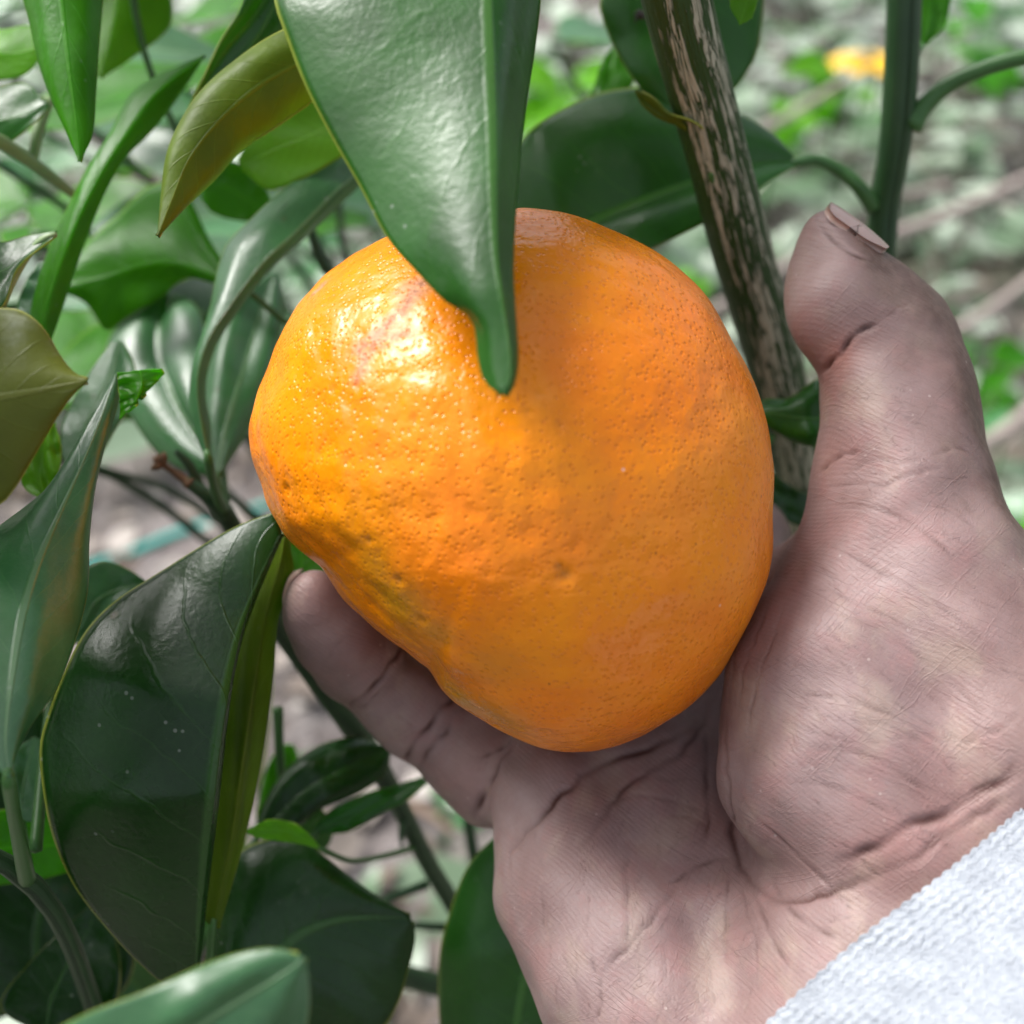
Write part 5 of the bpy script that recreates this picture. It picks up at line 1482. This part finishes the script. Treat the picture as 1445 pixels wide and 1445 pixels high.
def gtwig(a, b, za, zb, r, label, mat='twig_grey', sag=0.01):
    A = ground_at(*a, z=za); B = ground_at(*b, z=zb)
    P = [A, A * .66 + B * .34 + np.array([0, 0, -sag]), A * .33 + B * .67 + np.array([.004, 0, -sag * .6]), B]
    o = tube('dry_twig', P, [r, r * .95, r * .8, r * .5], MAT[mat], None, seg=8, n=20, wob=.12)
    return tag(o, label, 'twig', 'dry twigs lying behind the tree')


gtwig((1215, 345), (1520, 215), .15, .19, .0075, 'thick pale grey twig slanting up behind the smooth green stem')
gtwig((960, 455), (1140, 350), .13, .15, .006, 'pale twig crossing behind the striped stem beside the fruit')
gtwig((1045, 200), (1260, 60), .17, .20, .007, 'pale straw twig running up to the yellow flower')
gtwig((1300, 490), (1480, 370), .14, .16, .006, 'thin pale twig low in the weeds behind the thumb')
gtwig((1360, 640), (1480, 545), .15, .18, .006, 'short whitish twig beside the bright weed leaves', 'twig_grey')
gtwig((1240, 268), (1350, 256), .13, .13, .006, 'short pinkish stick lying level behind the green stem')
gtwig((520, 1080), (640, 1175), .01, .01, .004, 'small brown stick on the bare soil below the little finger', 'twig_brown')

# yellow flower far behind
FP = ground_at(1222, 88, z=.22)
fl = empty('yellow_flower', (FP[0], FP[1], height_at(FP[0], FP[1])), 'yellow flower head standing in the weeds behind the stems', 'flower')
MAT['petal'] = simple_mat('yellow_petal', (0.85, 0.48, 0.02), 0.5, 0.3, 40)
tube('stem', [np.array([FP[0], FP[1], height_at(FP[0], FP[1])]), FP], [.003, .002], MAT['petiole'], fl, seg=8, n=10)
for k in range(9):
    an = k * 6.283 / 9
    D = np.array([math.cos(an), math.sin(an) * .8 - .2, .35])
    t_ = np.linspace(0, 1, 7); B = np.cross(D, (0, 0, 1)); B /= np.linalg.norm(B)
    V = []
    for u in t_:
        c = FP + D * .05 * u + np.array([0, 0, -.02 * u * u]); w = .017 * math.sin(math.pi * min(.96, .08 + u * .85)) ** .7
        V += [c - B * w + np.array([0, 0, .003]), c, c + B * w + np.array([0, 0, .003])]
    F = [f for i in range(6) for f in ((3 * i, 3 * i + 1, 3 * i + 4, 3 * i + 3), (3 * i + 1, 3 * i + 2, 3 * i + 5, 3 * i + 4))]
    new_obj('petal', V, F, MAT['petal'], fl, FP)
bm = bmesh.new(); bmesh.ops.create_icosphere(bm, subdivisions=3, radius=.012)
V = np.array([v.co[:] for v in bm.verts]); V[:, 2] *= .6; V += V * nrng.uniform(-.08, .08, (len(V), 1))
F = [[v.index for v in f.verts] for f in bm.faces]; bm.free()
new_obj('flower_centre', V + FP + np.array([0, 0, .004]), F, MAT['twig_brown'], fl, FP)

# turquoise strip on the soil
tz = [ground_at(px, py, 0.02) for px, py in ((96, 762), (130, 752), (165, 744), (205, 734), (245, 720), (290, 708), (340, 694), (400, 672), (470, 655))]
for p in tz: p[2] = height_at(p[0], p[1]) + .006
MAT['teal'] = simple_mat('teal_plastic', (0.02, 0.36, 0.30), 0.45, 0.2, 50)
tw = tube('plastic_twine', tz, [.0042] * 9, MAT['teal'], None, seg=8, n=40, wob=.15)
tag(tw, 'turquoise plastic twine lying on the soil behind the leaves', 'twine')

# bright weed plants that stand out behind the hand
def weed(px, py, z, n, size, label, mat, spread=.05):
    c = ground_at(px, py, z); g = height_at(c[0], c[1])
    w = empty('weed_plant', (c[0], c[1], g), label, 'plant', 'weeds behind the hand and stems')
    tube('stem', [np.array([c[0], c[1], g - .005]), np.array([c[0] + .005, c[1], (g + c[2]) / 2]), c], [.003, .0025, .0015], MAT['petiole'], w, seg=8, n=12)
    for k in range(n):
        an = rnd.uniform(0, 6.28)
        D = np.array([math.cos(an), math.sin(an), rnd.uniform(-.1, .5)])
        b = np.array([c[0], c[1], g + (c[2] - g) * rnd.uniform(.55, 1)])
        free_leaf(b + D * .008, D, (rnd.uniform(-.3, .3), -.4, 1), size * rnd.uniform(.7, 1.2), size * rnd.uniform(.55, .8), mat, 'bright', parent=w, pet=.01, curl=.3)


weed(1428, 730, .20, 9, .07, 'weed with broad bright green leaves next to the wrist', 'bright')
weed(1420, 600, .14, 4, .07, 'weed with long pale narrow leaves right of the thumb', 'shine')
weed(1190, 85, .18, 6, .09, 'yellow green weed beside the yellow flower', 'bright')
weed(1095, 130, .16, 5, .08, 'yellow green weed beside the striped stem', 'bright')
weed(1380, 30, .2, 6, .1, 'tall bluish green weed behind the top of the smooth green stem', 'mid')
weed(800, 80, .18, 6, .10, 'yellow green weed between the hanging leaf and striped stem', 'bright')
weed(800, 190, .12, 6, .08, 'pale weed low behind the big dark leaf', 'shine')
weed(960, 400, .08, 5, .05, 'small weed peeping out above the fruit shoulder', 'bright')
weed(1390, 500, .10, 5, .05, 'leafy green weed behind the thumb joint', 'mid')
weed(240, 110, .16, 7, .10, 'pale leaved weed far behind the upper left leaves', 'shine')
weed(60, 230, .14, 7, .09, 'pale weed far behind the long narrow leaf', 'shine')
weed(440, 330, .08, 6, .06, 'grey green weed behind the fruit and shiny leaf', 'shine')
weed(620, 1140, .02, 3, .024, 'pale green seedling on the bare soil below the little finger', 'shine')
weed(440, 1060, .015, 3, .018, 'tiny seedling on the bare soil beside the thin dark stem', 'shine')

# small dark insect on the leaf by the striped stem
IP = pw(905, 22, 20.2)
ins = empty('insect', IP, 'tiny dark insect sitting on the leaf by the striped stem', 'insect')
MAT['insect'] = simple_mat('insect_black', (0.02, 0.012, 0.008), 0.35, .3, 900)
def ball(c, r, name):
    bm = bmesh.new(); bmesh.ops.create_icosphere(bm, subdivisions=2, radius=1)
    V = np.array([v.co[:] for v in bm.verts]) * r + c; F = [[v.index for v in f.verts] for f in bm.faces]; bm.free()
    return new_obj(name, V, F, MAT['insect'], ins, c)
ball(IP, np.array([.0006, .0006, .0009]), 'body'); ball(pw(902, 16, 20.2), np.array([.0004, .0004, .0004]), 'head')
for s_ in (-1, 1):
    for k in range(3):
        tube('leg', [IP, pw(905 + s_ * 6, 18 + k * 4, 20.1), pw(905 + s_ * 9, 20 + k * 6, 20.25)], [.00012, .0001, .00006], MAT['insect'], ins, seg=5, n=8)
